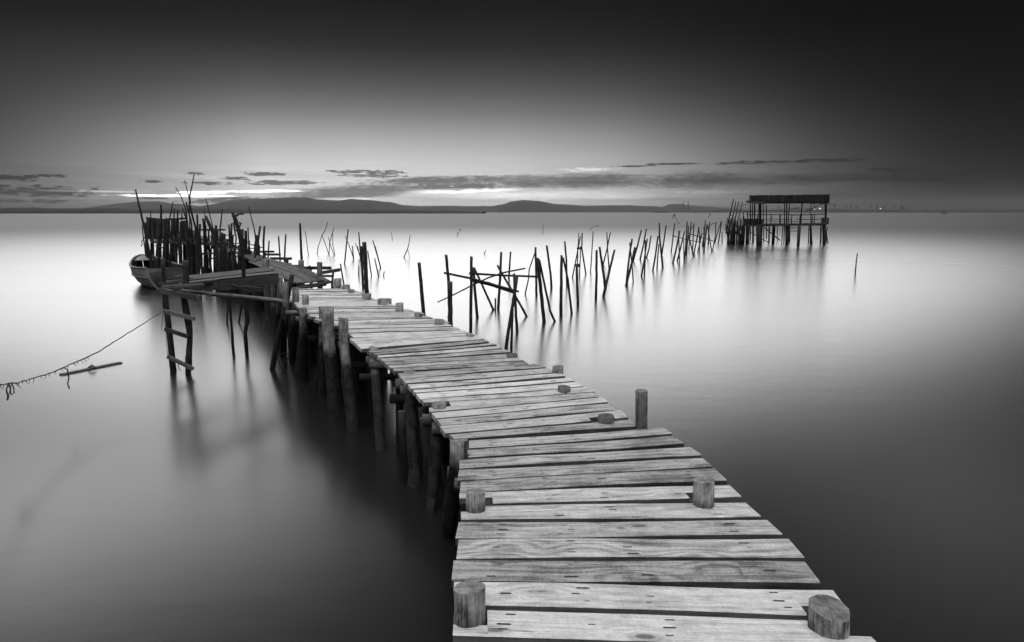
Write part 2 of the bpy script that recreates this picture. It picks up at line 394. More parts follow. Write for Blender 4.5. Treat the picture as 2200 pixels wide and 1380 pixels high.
# ------------------------------------------------------------------ the setting: water, shores, hills
def sheet(name, x0, x1, y0, y1, z, mt):
    b = MB(); b.v = [Vector((x0, y0, z)), Vector((x1, y0, z)), Vector((x1, y1, z)), Vector((x0, y1, z))]
    b.face((0, 1, 2, 3), [(0, 0), (1, 0), (1, 1), (0, 1)])
    o = b.build(name, mt, origin=Vector((0, 0, z)), smooth=False); return tag(o, kind='structure')
sheet('water', -40000, 40000, -300, 45000, 0.0, M['water'])

def ridge(name, prof, D, depth, mt, rough_px=.6, sub=6):
    """hill range: skyline traced as heights at distance D, slopes falling front and back"""
    line = []
    for i in range(len(prof) - 1):
        (x0, y0), (x1, y1) = prof[i], prof[i+1]
        n = max(1, int((x1 - x0) / sub))
        for k in range(n):
            q = k / n; qq = q * q * (3 - 2 * q)
            line.append((x0 + (x1 - x0) * q, y0 + (y1 - y0) * qq))
    line.append(prof[-1])
    b = MB(); rows = 7; n = len(line)
    for j in range(rows):
        s_ = (j - 3) / 3.0
        for i, (x, y) in enumerate(line):
            p = PY(x, y, D); h = max(p.z, 1.0)
            nn = mn.noise(Vector((x * .05, s_ * 3, D * .01))) + .5 * mn.noise(Vector((x * .2, s_ * 6, 5)))
            hh = h * (1 - abs(s_)) ** .8 * (1 + (.12 * nn if j != 3 else 0)) + (rough_px * D / F * (mn.noise(Vector((x * .6, 3, D))) * .7) if j == 3 else 0)
            hh = hh if abs(s_) < 1 else -3
            b.v.append(Vector((p.x, D + s_ * depth + nn * depth * .08, hh)))
    for j in range(rows - 1):
        for i in range(n - 1):
            a = j * n + i; b.face((a, a + 1, a + n + 1, a + n), [(0, 0), (1, 0), (1, 1), (0, 1)])
    o = b.build(name, mt, origin=Vector((0, D, 0))); return tag(o, kind='structure')
ridge('hills', [(225, 455), (232, 441), (262, 436), (300, 433.5), (335, 432.5), (380, 438), (430, 443), (465, 438), (500, 430), (545, 427.5), (600, 425.5), (625, 424), (658, 424), (682, 429), (725, 431), (755, 427.5), (790, 430), (835, 434), (868, 441), (900, 443), (960, 442.5), (1040, 444), (1075, 454)], 7000, 900, M['hill'], .5)
ridge('hills', [(830, 455), (880, 445), (960, 443.5), (1055, 443), (1082, 439), (1098, 433), (1125, 430), (1150, 431.5), (1200, 439), (1260, 442), (1340, 441), (1400, 443), (1425, 445), (1437, 439), (1457, 438), (1480, 441), (1520, 444), (1570, 447), (1630, 449), (1700, 453)], 8300, 700, M['hill'], .5)
ridge('terrain', [(-120, 449), (0, 447), (60, 446.5), (130, 448), (230, 447), (300, 449.5), (420, 448), (520, 449), (640, 448), (740, 450), (850, 450.5), (960, 452.5), (1040, 455)], 1300, 120, M['shore'], 1.6, 3)
ridge('terrain', [(1420, 455), (1500, 452), (1560, 450), (1620, 452), (1680, 449.5), (1740, 451), (1800, 450), (1880, 450), (2000, 450.5), (2120, 450), (2320, 451)], 3600, 250, M['shore'], 1.6, 3)

# ------------------------------------------------------------------ boardwalk
def plank_mesh(bl, br, fr, fl, th=.04, n=14, notches=(), jit=.004, seed=0, nails=True, dz=0.0, gap=0.0):
    """board swept from its left end to its right end; notches = (side, u0, u1, depth fraction)"""
    rs = random.Random(seed); mb = MB()
    if gap: g_ = (bl - fl).normalized() * gap; h_ = (br - fr).normalized() * gap; fl, fr = fl + g_ * rs.uniform(.4, 1.2), fr + h_ * rs.uniform(.6, 1.5)
    us = sorted(set([k / n for k in range(n + 1)] + [q for _, u0, u1, _ in notches for q in (u0 - 1e-4, u0 + 1e-4, u1 - 1e-4, u1 + 1e-4) if 0 < q < 1]))
    L = ((br - bl).length + (fr - fl).length) / 2; Wd = ((fl - bl).length + (fr - br).length) / 2
    p1, p2, p3 = rs.uniform(0, 6), rs.uniform(0, 6), rs.uniform(0, 6)
    roll = rs.uniform(-.004, .004); c = .004
    ring = 6; e0, e1 = rs.uniform(-.018, .018), rs.uniform(-.025, .025)
    for u in us:
        b = bl.lerp(br, u); f = fl.lerp(fr, u)
        cr_ = (f - b)
        ad = (br - bl).normalized()
        jb = jit * math.sin(u * 7 + p1) + rs.uniform(-1, 1) * jit * .35; jf = jit * math.sin(u * 6 + p2) + rs.uniform(-1, 1) * jit * .35
        bb = b + cr_ * (jb / Wd); ff = f + cr_ * (jf / Wd)
        for side, u0, u1, dp in notches:
            if u0 <= u <= u1:
                if side == 'f': ff = f.lerp(b, dp) + cr_ * rs.uniform(-.02, .02)
                else: bb = b.lerp(f, dp) + cr_ * rs.uniform(-.02, .02)
        if u == 0: bb = bb + ad * e0; ff = ff + ad * (e0 + rs.uniform(-.006, .006))
        if u == 1: bb = bb + ad * e1; ff = ff + ad * (e1 + rs.uniform(-.006, .006))
        z = Vector((0, 0, dz + .003 * math.sin(u * 5 + p3)))
        bb = bb + z + Vector((0, 0, roll)); ff = ff + z - Vector((0, 0, roll))
        cw = (ff - bb).normalized() * c; dn = Vector((0, 0, -c)); bt = Vector((0, 0, -th))
        mb.v += [bb + bt, bb + dn, bb + cw, ff - cw, ff + dn, ff + bt]
    vv = [0, th, th + c, th + c + Wd, th + 2 * c + Wd, 2 * th + Wd]
    for i in range(len(us) - 1):
        for k in range(ring):
            k2 = (k + 1) % ring
            a = i * ring + k; b_ = i * ring + k2
            v0 = vv[k]; v1 = vv[k2] if k2 else vv[k] + Wd
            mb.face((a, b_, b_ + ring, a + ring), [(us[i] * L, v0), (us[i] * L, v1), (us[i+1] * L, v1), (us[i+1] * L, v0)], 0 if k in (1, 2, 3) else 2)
    mb.face(tuple(range(ring - 1, -1, -1)), [(0, vv[k]) for k in range(ring - 1, -1, -1)])
    q = (len(us) - 1) * ring
    mb.face(tuple(q + k for k in range(ring)), [(L, vv[k]) for k in range(ring)])
    if nails:
        for un in (.12, .33, .52, .86):
            for vn in (.22, .5, .78):
                if rs.random() < .38: continue
                u = un + rs.uniform(-.02, .02); v = vn + rs.uniform(-.06, .06)
                if any(u0 - .03 < u < u1 + .03 for _, u0, u1, _ in notches): continue
                ctr = bl.lerp(br, u).lerp(fl.lerp(fr, u), v) + Vector((0, 0, dz + .003 * math.sin(u * 5 + p3) + roll * (1 - 2 * v) + .0012))
                ad = (br - bl).normalized(); cd_ = Vector((-ad.y, ad.x, 0)); a0 = len(mb.v); ln = rs.uniform(.012, .028); tail = rs.uniform(1, 1.8)
                for k in range(8):
                    th_ = k * math.pi / 4; ex = math.cos(th_) * ln * (tail if math.cos(th_) > 0 else 1)
                    mb.v.append(ctr + ad * ex + cd_ * math.sin(th_) * ln * .24 * (1.25 if k % 2 else .8))
                mb.face(tuple(a0 + k for k in range(8)), [(0, 0)] * 8, 1)
    return mb

pier_loc = PD(1100, 900); pier_loc.z = 0
pier = empty('pier', pier_loc, 'long crooked boardwalk of pale pine planks on round log piles, leading into the water', 'pier')
PL = [  # back-left, back-right, front-right, front-left (near to far)
 ((965,1470),(1930,1470),(1990,1540),(955,1540),[]),
 ((974,1402),(1892,1402),(1935,1466),(966,1466),[]),
 ((985,1305),(1832,1334),(1890,1397),(982,1368),[('b',0,.075,.55),('b',.885,1,.58)]),
 ((976,1249),(1782,1266),(1828,1325),(972,1299),[('f',0,.085,.55),('f',.895,1,.35)]),
 ((982,1204),(1729.6,1208),(1769,1255),(975.4,1246),[]),
 ((986,1159.5),(1688.7,1157),(1724.3,1197.4),(982,1201),[]),
 ((992,1121.5),(1648,1118),(1684.3,1150),(987,1157),[]),
 ((989,1087),(1606,1077.5),(1643,1112),(991,1119),[('b',0,.082,.40)]),
 ((987,1059),(1573,1040),(1604,1067.5),(986.5,1085.5),[('f',0,.115,.55),('f',.80,.885,.46)]),
 ((988,1034.5),(1540,1006),(1569,1031),(987,1056.5),[]),
 ((990,1009.5),(1508,985),(1533,1003),(988,1032),[]),
 ((989,988),(1478.6,960),(1505.4,978),(990,1006.5),[]),
 ((1004,967),(1449,936),(1474.5,954.5),(989,985.5),[('f',0,.03,.4)]),
 ((1005,947.5),(1424,918.5),(1445.7,933),(1006,964.5),[]),
 ((961,933.5),(1352,900.5),(1366,916),(975,945.5),[]),
 ((947.5,916.5),(1331,882),(1347.6,897.5),(959,931),[('f',.79,.93,.42)]),
 ((937,901),(1311,867),(1328,880),(946.5,914),[]),
 ((927,887),(1294,854),(1307.7,864.6),(936,898.5),[]),
 ((920,867),(1276.5,844.5),(1291,851.7),(926,885),[('b',0,.12,.62)]),
 ((902.5,860),(1257,832),(1274.5,842.5),(908,866),[]),
 ((890.5,847.5),(1239,821),(1254.7,829.6),(901.8,858),[]),
 ((885,838),(1223,810.5),(1236.5,818.8),(889.6,845.7),[]),
 ((876,826),(1207,802),(1221,808.2),(884,836),[]),
 ((867,815),(1172,791),(1200,799.5),(875,824),[]),
 ((858.7,801.5),(1143,782.5),(1169.8,788.8),(866,813),[]),
 ((840,792),(1130,775.5),(1141,780.8),(846.5,798.5),[]),
 ((833,785.5),(1112,768.5),(1128,773.6),(839.4,790.5),[]),
 ((825,778),(1095,759),(1110,766.8),(832,784),[]),
 ((817,770.5),(1078,751),(1094,757),(824,776.3),[]),
 ((810,764.3),(1065,743),(1077,749),(816,769.3),[]),
 ((802,759),(1053,736.5),(1064,741),(809,763),[]),
 ((791,753.5),(1040,730.5),(1051.5,734.8),(801,757.3),[]),
]
k = 0
for bl, br, fr, fl, no in PL:
    k += 1
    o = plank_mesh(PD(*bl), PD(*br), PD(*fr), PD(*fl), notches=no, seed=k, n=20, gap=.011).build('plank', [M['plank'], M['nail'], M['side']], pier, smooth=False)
# farther boards, laid by length along the two edges
lp = [(785,750),(770,738),(750,721),(727,704),(704,692),(672,681.5),(653,668.5),(632,655.5),(618,643),(608,632),(612,624),(640,620.5)]
rp = [(1038,728.5),(1020,720),(1003,712),(975,698),(944,686.5),(912,675.5),(876,664.5),(840,654.5),(810,645.5),(784,634),(765,624),(735,618.8)]
LP = [PD(*q) for q in lp]; RP = [PD(*q) for q in rp]
acc = [0]
for i in range(1, len(LP)): acc.append(acc[-1] + (((LP[i] - LP[i-1]).length) + (RP[i] - RP[i-1]).length) / 2 * .86)
def at(poly, s_):
    for i in range(1, len(acc)):
        if s_ <= acc[i] or i == len(acc) - 1:
            return poly[i-1].lerp(poly[i], (s_ - acc[i-1]) / (acc[i] - acc[i-1]))
nb = int(acc[-1] / .172); stp = acc[-1] / nb
for i in range(nb):
    k += 1; rs = random.Random(i + 900); a, c = i * stp + .006, (i + 1) * stp - .006 - rs.uniform(0, .006)
    ex = [rs.uniform(-.045, .045), rs.uniform(-.06, .06)]
    fl, fr, bl, br = at(LP, a).copy(), at(RP, a).copy(), at(LP, c).copy(), at(RP, c).copy()
    ad = (fr - fl).normalized()
    for q in (fl, bl): q += ad * ex[0]
    for q in (fr, br): q += ad * ex[1]
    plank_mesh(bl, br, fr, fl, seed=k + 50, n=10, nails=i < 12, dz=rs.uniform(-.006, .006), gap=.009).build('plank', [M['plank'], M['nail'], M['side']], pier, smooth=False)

def pile(cx, ty, wt, by, base=None, wb=None, mt='pile', en='end', tilt=None, below=-.5, seg=20, parent=None, offY=0.0):
    """round pile: seen top at (cx,ty), passes the deck at (cx,by), optional water line point"""
    by -= wt * .5 * math.sin(TH + math.atan((by - 690) / F)) * (.9 if wt > 45 else .55)
    dk = PD(cx, by); Y = dk.y + offY; top = PY(cx, ty, Y)
    r = wpx(wt, top) / 2
    top.y += 0; dkp = Vector((PY(cx, by, Y).x, Y, dk.z - .05))
    if base: bp = PZ(base[0], base[1], 0.0); rb = wpx(wb or wt, bp) / 2
    else: bp = Vector((dkp.x + random.uniform(-.05, .05), Y + random.uniform(-.04, .06), 0)); rb = r * 1.06
    end = bp + (bp - dkp).normalized() * (-below)
    pts, rad = densify([end, bp, dkp, top], [rb, rb, r * 1.02, r], .12)
    return MB().tube(pts, rad, seg, .055, seed=cx, tilt=tilt or (random.uniform(-.12, .12), random.uniform(-.12, .12), 0)).build('pile', [M[mt], M[en]], parent or pier)
# left row
pile(1009, 1262, 66, 1345, (1005, 1640), 70, tilt=(.05, -.1, 0))
pile(1022, 1056, 41, 1100, (1018, 1330), 44)
pile(986, 946, 38, 985, (962, 1148), 34)
pile(943, 866, 31, 878, (925, 1102), 18)
pile(880, 798, 25, 801, (889, 1040), 28)
pile(803, 746, 19, 750, (818, 966), 22)
pile(738, 683, 21, 722, (757, 922), 26)
pile(704, 661, 26, 700, (718, 880), 27)
pile(692, 659, 14, 684, (693, 852), 18)
pile(651, 662, 15.5, 672, (655, 817), 19)
pile(656, 634, 15, 655, (640, 800), 14)
pile(635, 617, 14, 650, (628, 775), 15)
pile(613, 606, 13, 655, (608, 765), 14)
pile(601, 592, 13, 632, (600, 740), 13)
# extra piles under the deck
for cx, y0, bx, by, wb in ((868, 890, 869, 1036, 17), (915, 900, 940, 1000, 18), (828, 835, 860, 930, 18), (772, 790, 800, 880, 18), (745, 760, 770, 850, 16), (680, 720, 690, 800, 15), (668, 700, 668, 780, 14), (650, 0, 645, 760, 14), (0, 0, 725, 820, 15), (0, 0, 748, 840, 15), (0, 0, 625, 740, 13), (0, 0, 640, 725, 12), (0, 0, 604, 715, 12), (0, 0, 588, 700, 12), (0, 0, 680, 770, 14)):
    p1 = PZ(bx, by, 0); p0 = Vector((p1.x + random.uniform(-.04, .04), p1.y + random.uniform(-.03, .03), deckz(p1.y) - .12))
    d_ = (p1 - p0).normalized(); r = wpx(wb, p1) / 2
    pts, rad = densify([p1 + d_ * .5, p1, p0], [r, r, r * .9], .15)
    MB().tube(pts, rad, 14, .06, seed=cx).build('pile', [M['wreck'], M['endk']], pier)
# right row
pile(1782, 1306, 80, 1372, tilt=(-.12, .22, 0)); pile(1512, 1031, 43, 1088)
pile(1302, 893, 35, 909, mt='pile2', en='darkend'); pile(1212, 832, 28, 842, mt='pile2', en='darkend')
pile(1199, 788, 24, 801); pile(1100, 761.5, 24, 766, mt='pile2', en='darkend')
pile(1010, 718, 19, 723); pile(944, 686, 21, 697); pile(899, 673, 17, 681); pile(858, 652, 18, 669); pile(821, 643, 20, 656); pile(835, 641.5, 13, 655, offY=.12)
pile(788, 631, 20, 645); pile(754, 622, 14, 629); pile(743, 612.5, 17, 621); pile(724.5, 599, 17, 617)
# rough-sawn log standing just off the deck edge
pt = PD(1379, 925); Yp = pt.y + .10
pts, rad = densify([Vector((pt.x, Yp, -.5)), PY(1378, 917, Yp), PY(1378.5, 839, Yp)], [wpx(26, pt) / 2] * 3, .08)
MB().tube(pts, rad, 9, .05, seed=5).build('pile', [M['beam'], M['end']], pier)
# crosswise logs that carry the boards
def beam(x, y, dep, w_, ln=1.7, drop=.0, mt='beam', yaw=0.0, parent=None):
    """round beam whose sawn left end is seen at (x,y); dep = metres below the board tops"""
    z = .75
    for _ in range(30): p = PZ(x, y, z); z = .5 * z + .5 * (deckz(p.y) - dep)
    p = PZ(x, y, z); r = wpx(w_, p) / 2; q = p + Vector((ln * math.cos(yaw), ln * math.sin(yaw), drop))
    pts, rad = densify([q, p], [r * .95, r], .2)
    MB().tube(pts, rad, 16, .05, seed=x).build('crossbeam', [M[mt], M['end'] if mt == 'beam' else M['endk']], parent or pier)
beam(975, 1345, .16, 50, 1.45); beam(962, 1016, .15, 27, 1.7); beam(977, 1040, .16, 27, 1.7); beam(908, 902, .13, 24, 1.6, yaw=.05); beam(929, 920, .13, 25, 1.6, yaw=.05)
beam(850, 825, .13, 22, 1.5, yaw=.08); beam(860, 839, .13, 20, 1.5, yaw=.08); beam(838, 858, .40, 20, 1.0, mt='wreck'); beam(787, 773, .12, 15, 1.4); beam(794, 783, .12, 17, 1.4); beam(773, 810, .36, 15, 1.2, mt='wreck')
beam(727, 741, .30, 17, 1.3); beam(735, 785, .55, 16, 1.4, mt='wreck'); beam(686, 707, .13, 13, 1.3); beam(690, 717, .17, 14, 1.3); beam(713, 723, .24, 13, 1.0); beam(637, 686, .12, 12, 1.4); beam(615, 672, .10, 10, 1.2)
beam(693, 738, .45, 11, 1.2, mt='wreck'); beam(660, 726, .5, 11, 1.2, mt='wreck'); beam(600, 650, .2, 9, 1.0, mt='wreck')
rs = random.Random(21)
for i, (x, y) in enumerate(((905, 905), (875, 868), (835, 815), (780, 762), (742, 728), (700, 700), (668, 685), (640, 668))):
    beam(x + rs.uniform(2, 10), y + rs.uniform(8, 18), rs.uniform(.28, .5), rs.uniform(12, 17), rs.uniform(.8, 1.3), mt='wreck', yaw=rs.uniform(-.2, .3), drop=rs.uniform(-.1, .1))
for i in range(26):
    u_ = rs.random(); p = LP[0].lerp(LP[-1], u_) if u_ > .45 else PD(*[(960, 940), (868, 815), (800, 760)][i % 3]).lerp(LP[0], rs.random())
    q = Vector((p.x + rs.uniform(.1, .9), p.y + rs.uniform(-.2, .4), 0)); tp = Vector((q.x + rs.uniform(-.06, .06), q.y, deckz(q.y) - .13)); r_ = rs.uniform(.045, .065)
    P_, R_ = densify([q - Vector((0, 0, .4)), q, tp], [r_] * 3, .15); MB().tube(P_, R_, 10, .1, seed=i).build('pile', [M['wreck'], M['endk']], pier)
# two stringers under the boards on each side
def stringer(poly, inset):
    pts = [PD(*q) + Vector((inset, 0, -.075)) for q in poly]
    for a, b_ in zip(pts[:-1], pts[1:]):
        MB().quadbar(a, b_, (.03, 0, 0), (0, 0, .034)).build('stringer', M['greyboard'], pier, smooth=False)
stringer([(986, 1460), (990, 1100), (990, 985), (950, 916), (868, 812), (783, 745), (704, 690), (640, 655)], .12)
stringer([(1860, 1460), (1585, 1055), (1460, 950), (1300, 860), (1110, 766), (975, 699), (811, 646)], -.16)

# ------------------------------------------------------------------ old landing: ramp, platform and palisade on the left
def flatquad(name, c, th, mt, parent, seed=0, nails=False, n=8):
    return plank_mesh(*c, th=th, seed=seed, n=n, nails=nails).build(name, [M[mt], M['nail']], parent, smooth=False)
ramp_loc = PZ(640, 600, 1.15); ramp_loc.z = 0
ramp = empty('ramp', ramp_loc, 'ramp of dark weathered lengthwise boards leading up from the pale boardwalk to the old landing', 'ramp')
A0, A1 = PZ(626, 608, 1.13), PZ(709, 602, 1.13); B0, B1 = PZ(533, 562, 1.16), PZ(572, 552.5, 1.16)
mid0, mid1 = PZ(600, 590, 1.15), PZ(655, 576, 1.15)
for i in range(9):
    u0, u1 = i / 9 + .004, (i + 1) / 9 - .004
    rs = random.Random(i); s0, s1 = rs.uniform(-.2, .15), rs.uniform(.35, .65)
    for (c0, c1, d0, d1) in (((A0, A1, mid0, mid1)), ((mid0, mid1, B0, B1))):
        f0, f1, g0, g1_ = c0.lerp(c1, u0), c0.lerp(c1, u1), d0.lerp(d1, u0), d0.lerp(d1, u1)
        if c0 is A0: f0 = f0 + (g0 - f0) * (s0 * .06); f1 = f1 + (g1_ - f1) * (s0 * .06)
        # boards run lengthwise: left end = near end
        flatquad('plank', (f0, g0, g1_, f1), .025, 'oldplank', ramp, seed=i * 3 + (c0 is A0), n=6)
for q in ((PZ(641, 616, 1.06), PZ(712, 606, 1.10)), (PZ(645, 619, 1.05), PZ(700, 612, 1.07)), (PZ(640, 622, 1.04), PZ(704, 608, 1.12))):
    MB().quadbar(q[0], q[1], (0, .05, 0), (0, 0, .02)).build('loose_lath', M['greyboard'], ramp, smooth=False)
for cx, ty, w_, by in ((686.5, 563.5, 12, 592), (647, 559.5, 12, 575), (584, 575, 11, 592), (571, 557, 14, 578)):
    z = 1.15; p = PZ(cx, by, z); top = PY(cx, ty, p.y); r = wpx(w_, p) / 2
    pts, rad = densify([Vector((p.x, p.y, -.4)), p, top], [r, r, r], .3)
    MB().tube(pts, rad, 12, .04, seed=cx).build('pile', [M['beam'], M['end']], ramp)
for (x0, y0, x1, y1, h) in ((560, 541, 588, 541, 4), (572, 547, 602, 547, 4.5), (581, 555.5, 626, 556, 5), (620, 567, 625, 567, 3), (612, 570.5, 642, 571, 3), (650, 576, 711, 576, 6), (692, 586, 730, 580, 7), (692, 593, 716, 593.5, 4)):
    Y = PZ(x0, y0 + 6, 1.05).y; a, b_ = PY(x0, y0, Y), PY(x1, y1, Y)
    MB().quadbar(a, b_, (0, .06, 0), (0, 0, wpx(h, a) / 2)).build('rail', M['greyboard'], ramp, smooth=False)
for (x0, y0, x1, y1, w_) in ((616, 555, 616, 566, 8), (664, 571, 667, 579, 6), (716, 582, 713, 612, 4.5), (568, 541, 568, 555, 6)):
    Y = PZ(x0, y1, 1.05).y; a, b_ = PY(x1, y1, Y), PY(x0, y0, Y)
    MB().tube([a - Vector((0, 0, 1.2)), a, b_], [wpx(w_, a) / 2] * 3, 8, .08, seed=x0).build('post', [M['wreck'], M['endk']], ramp)
rs = random.Random(4)
for i in range(22):
    x = rs.uniform(545, 650); y = rs.uniform(655, 715) - (650 - x) * .25; w_ = rs.uniform(8, 14)
    b_ = PZ(x, y, 0); t_ = Vector((b_.x + rs.uniform(-.15, .15), b_.y + rs.uniform(-.1, .2), 1.05))
    r = wpx(w_, b_) / 2
    MB().tube([b_ - Vector((0, 0, .4)), b_, b_.lerp(t_, .5) + Vector((rs.uniform(-.03, .03), 0, 0)), t_], [r] * 4, 9, .1, seed=i).build('pile', [M['wreck'], M['endk']], ramp)

land_loc = PZ(400, 622, 0)
land = empty('landing_stage', land_loc, 'dilapidated stilt landing crowded with dark upright poles and board screens beside the moored boat', 'landing stage')
# floor strip from ramp back to the platform
for i, (p, q, r_, s_) in enumerate((((446, 524), (470, 520), (512, 531), (500, 540)), ((470, 520), (480, 518), (540, 538), (520, 540)), ((500, 541), (540, 539), (572, 553), (545, 563)))):
    flatquad('plank', (PZ(*p, 1.18), PZ(*q, 1.18), PZ(*r_, 1.18), PZ(*s_, 1.18)), .03, 'oldplank', land, i)
for i in range(14):
    x0 = 322 + i * 11
    flatquad('plank', (PY(x0 - 4, 507, 27.8), PY(x0 + 6, 507, 27.8), PY(x0 + 10, 521, 24.2), PY(x0, 521, 24.2)), .03, 'oldplank' if i % 3 else 'greyboard', land, i + 40)
# board screens
def board(x0, y0, x1, y1, w_, Y, mt='greyboard', nm='board'):
    Y += 3.3 if Y >= 20.2 else 0
    a, b_ = PY(x0, y0, Y), PY(x1, y1, Y); d = (b_ - a).normalized(); n_ = Vector((-d.z, 0, d.x)) * wpx(w_, a) / 2
    return MB().quadbar(a, b_, n_, (0, .015, 0)).build(nm, M[mt], land, smooth=False)
for i in range(15):
    x = 316 + i * 6.0; board(x, 512, x + random.uniform(-2, 2), 468 + (i * .5) + random.uniform(-1.5, 2.5), 5.6, 21.5 + (i % 2) * .06)
board(314, 468.5, 355, 473, 4, 21.3); board(355, 472, 402, 469.5, 4, 21.3); board(318, 512, 402, 510, 5, 21.4); board(424, 494, 484, 494, 3.5, 20.8)
for i in range(8):
    x = 458 + i * 6; board(x, 535, x + random.uniform(-2, 2), 508 + random.uniform(-6, 6), 5, 21.8)
board(330, 520, 470, 526, 5, 20.6, 'oldplank'); board(430, 546, 520, 541, 4, 20.4, 'oldplank'); board(448, 556, 515, 552, 3, 20.4)
def lpole(pts, w0, w1=None, Y=20.5, below=None, seed=None, mt='wreck', nm='pole', parent=None, flare=False, rough=.12):
    """pole given from top to bottom in picture points, on the plane Y; below=z to continue to"""
    Y += 3.3 if Y >= 20.2 and parent is None else 0
    V3 = [PY(x, y, Y) for x, y in pts][::-1]
    w1 = w1 or w0 * 1.15
    if below is not None:
        d = V3[0] - V3[min(1, len(V3) - 1)]
        if V3[0].z > below: d2 = Vector((d.x / max(-d.z, .05), 0, -1)); d2.x = max(-.25, min(.25, d2.x)); V3 = [V3[0] + d2 * (V3[0].z - below)] + V3
    n_ = len(V3); rad = [wpx(w1 + (w0 - w1) * i / (n_ - 1), V3[i]) / 2 for i in range(n_)]
    for i, v in enumerate(V3): v.y += .02 * math.sin(i * 2.3 + pts[0][0])
    P_, R_ = densify(V3, rad, .22)
    if flare: R_[-1] *= 1.7
    rr = random.Random(pts[0][0] + pts[0][1])
    for i in range(1, len(P_) - 1): P_[i] += Vector((rr.uniform(-1, 1), rr.uniform(-1, 1), 0)) * R_[i] * .22
    return MB().tube(P_, R_, 8, rough, seed=pts[0][0]).build(nm, [M[mt], M['endk']], parent or land)
for pts, w0, w1, Y in (
    ([(291.3, 407), (308.7, 485), (322, 552), (330, 600)], 3.2, 10, 20.6), ([(323, 452), (324, 500)], 2, 3, 21.2), ([(346.3, 440), (345.5, 520)], 4, 5, 21), ([(370.7, 434), (363, 480), (358, 560)], 2, 4, 20.8),
    ([(374, 448), (372, 520)], 3, 4, 21), ([(381.5, 451), (380, 520)], 3, 4, 20.9), ([(391, 458), (390, 540)], 2.6, 4, 20.7), ([(377, 402.6), (389, 424), (400, 450), (405, 500)], 1.8, 3, 20.7),
    ([(397, 387), (405.4, 426), (407.6, 472), (408, 540)], 1.6, 3, 20.8), ([(417.8, 373.5), (412, 400), (407.6, 419.6), (408, 441), (419.6, 489), (421, 560)], 2.2, 5, 20.6), ([(400, 434), (411, 480), (413, 560)], 3, 5, 20.5),
    ([(393, 448), (401, 475), (402, 560)], 3.5, 6, 20.4), ([(422.8, 461), (424, 489), (420, 570)], 4, 5, 20.6), ([(436, 469.6), (439, 502), (441, 580)], 5, 6, 20.5), ([(439.8, 452), (441, 490)], 1.5, 2.5, 20.7),
    ([(441.3, 465), (450, 482), (461, 515), (467, 546), (470, 600)], 6, 9, 20.4), ([(442, 426.5), (449, 455), (456.5, 489), (462, 540)], 1.8, 3, 20.5), ([(477, 449), (472.8, 489), (473.5, 510), (474, 580)], 2.6, 5, 20.5),
    ([(464, 484), (466, 560)], 5, 6, 20.4), ([(477, 500), (478, 590)], 6.5, 7, 20.2), ([(491, 482.6), (493.5, 515), (494, 590)], 3.5, 5, 20.3), ([(496.7, 480.4), (497.6, 520), (498, 600)], 4, 6, 20.2), ([(501, 480), (507.6, 511), (504, 556), (505, 600)], 3, 5, 20.2),
    ([(520, 492.4), (520.6, 536)], 6, 7, 20.1), ([(528, 495.7), (528.5, 538)], 6, 7, 20.1), ([(532.6, 489), (535, 537)], 2.6, 4, 20.0), ([(533.7, 444.6), (545.7, 491), (550, 513), (552, 560)], 1.8, 5, 19.8),
    ([(551, 505), (552, 560)], 4, 5, 19.7), ([(558.7, 486), (554.5, 520), (556.5, 546), (557, 580)], 4.2, 6, 19.5), ([(567.8, 486), (566, 520), (566.5, 570)], 4.2, 4.5, 18.5), ([(554.3, 524), (548, 550), (541, 574), (538, 600)], 3.5, 5, 18.5),
    ([(313, 478), (316, 540), (321, 600)], 5, 8, 20.7), ([(305, 484), (314, 560), (318, 600)], 2, 4, 20.8), ([(345, 470), (341, 560), (338, 600)], 4, 6, 20.5), ([(357, 467), (352, 520), (349, 590)], 2.5, 5, 20.4)):
    lpole(pts, w0, w1, Y, below=-.35)
rs = random.Random(11)
for i in range(84):
    x = 328 + i * 2.6 + rs.uniform(-2.2, 2.2)
    if 344 < x < 348 or 383 < x < 386 or 447 < x < 451: continue
    t0 = rs.uniform(478, 520) if x < 470 else rs.uniform(515, 545); Y = 20.2 + rs.uniform(-.1, 1.8); lean = rs.uniform(-9, 7)
    lpole([(x + lean, t0), (x + lean * .4 + rs.uniform(-1.5, 1.5), (t0 + 600) / 2), (x - lean * .3, 604)], rs.uniform(2.4, 4.8), rs.uniform(4, 8), Y, below=-.35, seed=i, mt='wreck' if i % 4 else 'stake', nm='pile')
for i in range(30):
    x = 466 + i * 3.1 + rs.uniform(-2.5, 2.5); t0 = rs.uniform(505, 556) + (x - 466) * .12; lean = rs.uniform(-10, 9)
    lpole([(x + lean, t0), (x + lean * .4 + rs.uniform(-2, 2), (t0 + 604) / 2), (x - lean * .3, 606)], rs.uniform(2, 4), rs.uniform(4, 7.5), 20.0 + rs.uniform(0, .19), below=-.35, seed=i + 300, mt='wreck', nm='pile')
for i in range(14):
    x = rs.uniform(330, 540); y = rs.uniform(500, 560); lpole([(x, y), (x + rs.uniform(12, 40), y + rs.uniform(-9, 9))], 1.6, 2.2, 20.15, nm='lath')
for pts, w0 in (([(318, 500), (303, 520), (306, 524), (303, 530)], 1.8), ([(311, 527), (311, 545)], .9), ([(545, 525), (552, 535), (548, 520)], 1.5), ([(500, 458), (506, 466), (514, 461)], 1.5), ([(505, 470), (514, 461), (522, 461)], 1.2)):
    lpole(pts, w0, w0, 20.2, nm='twig')
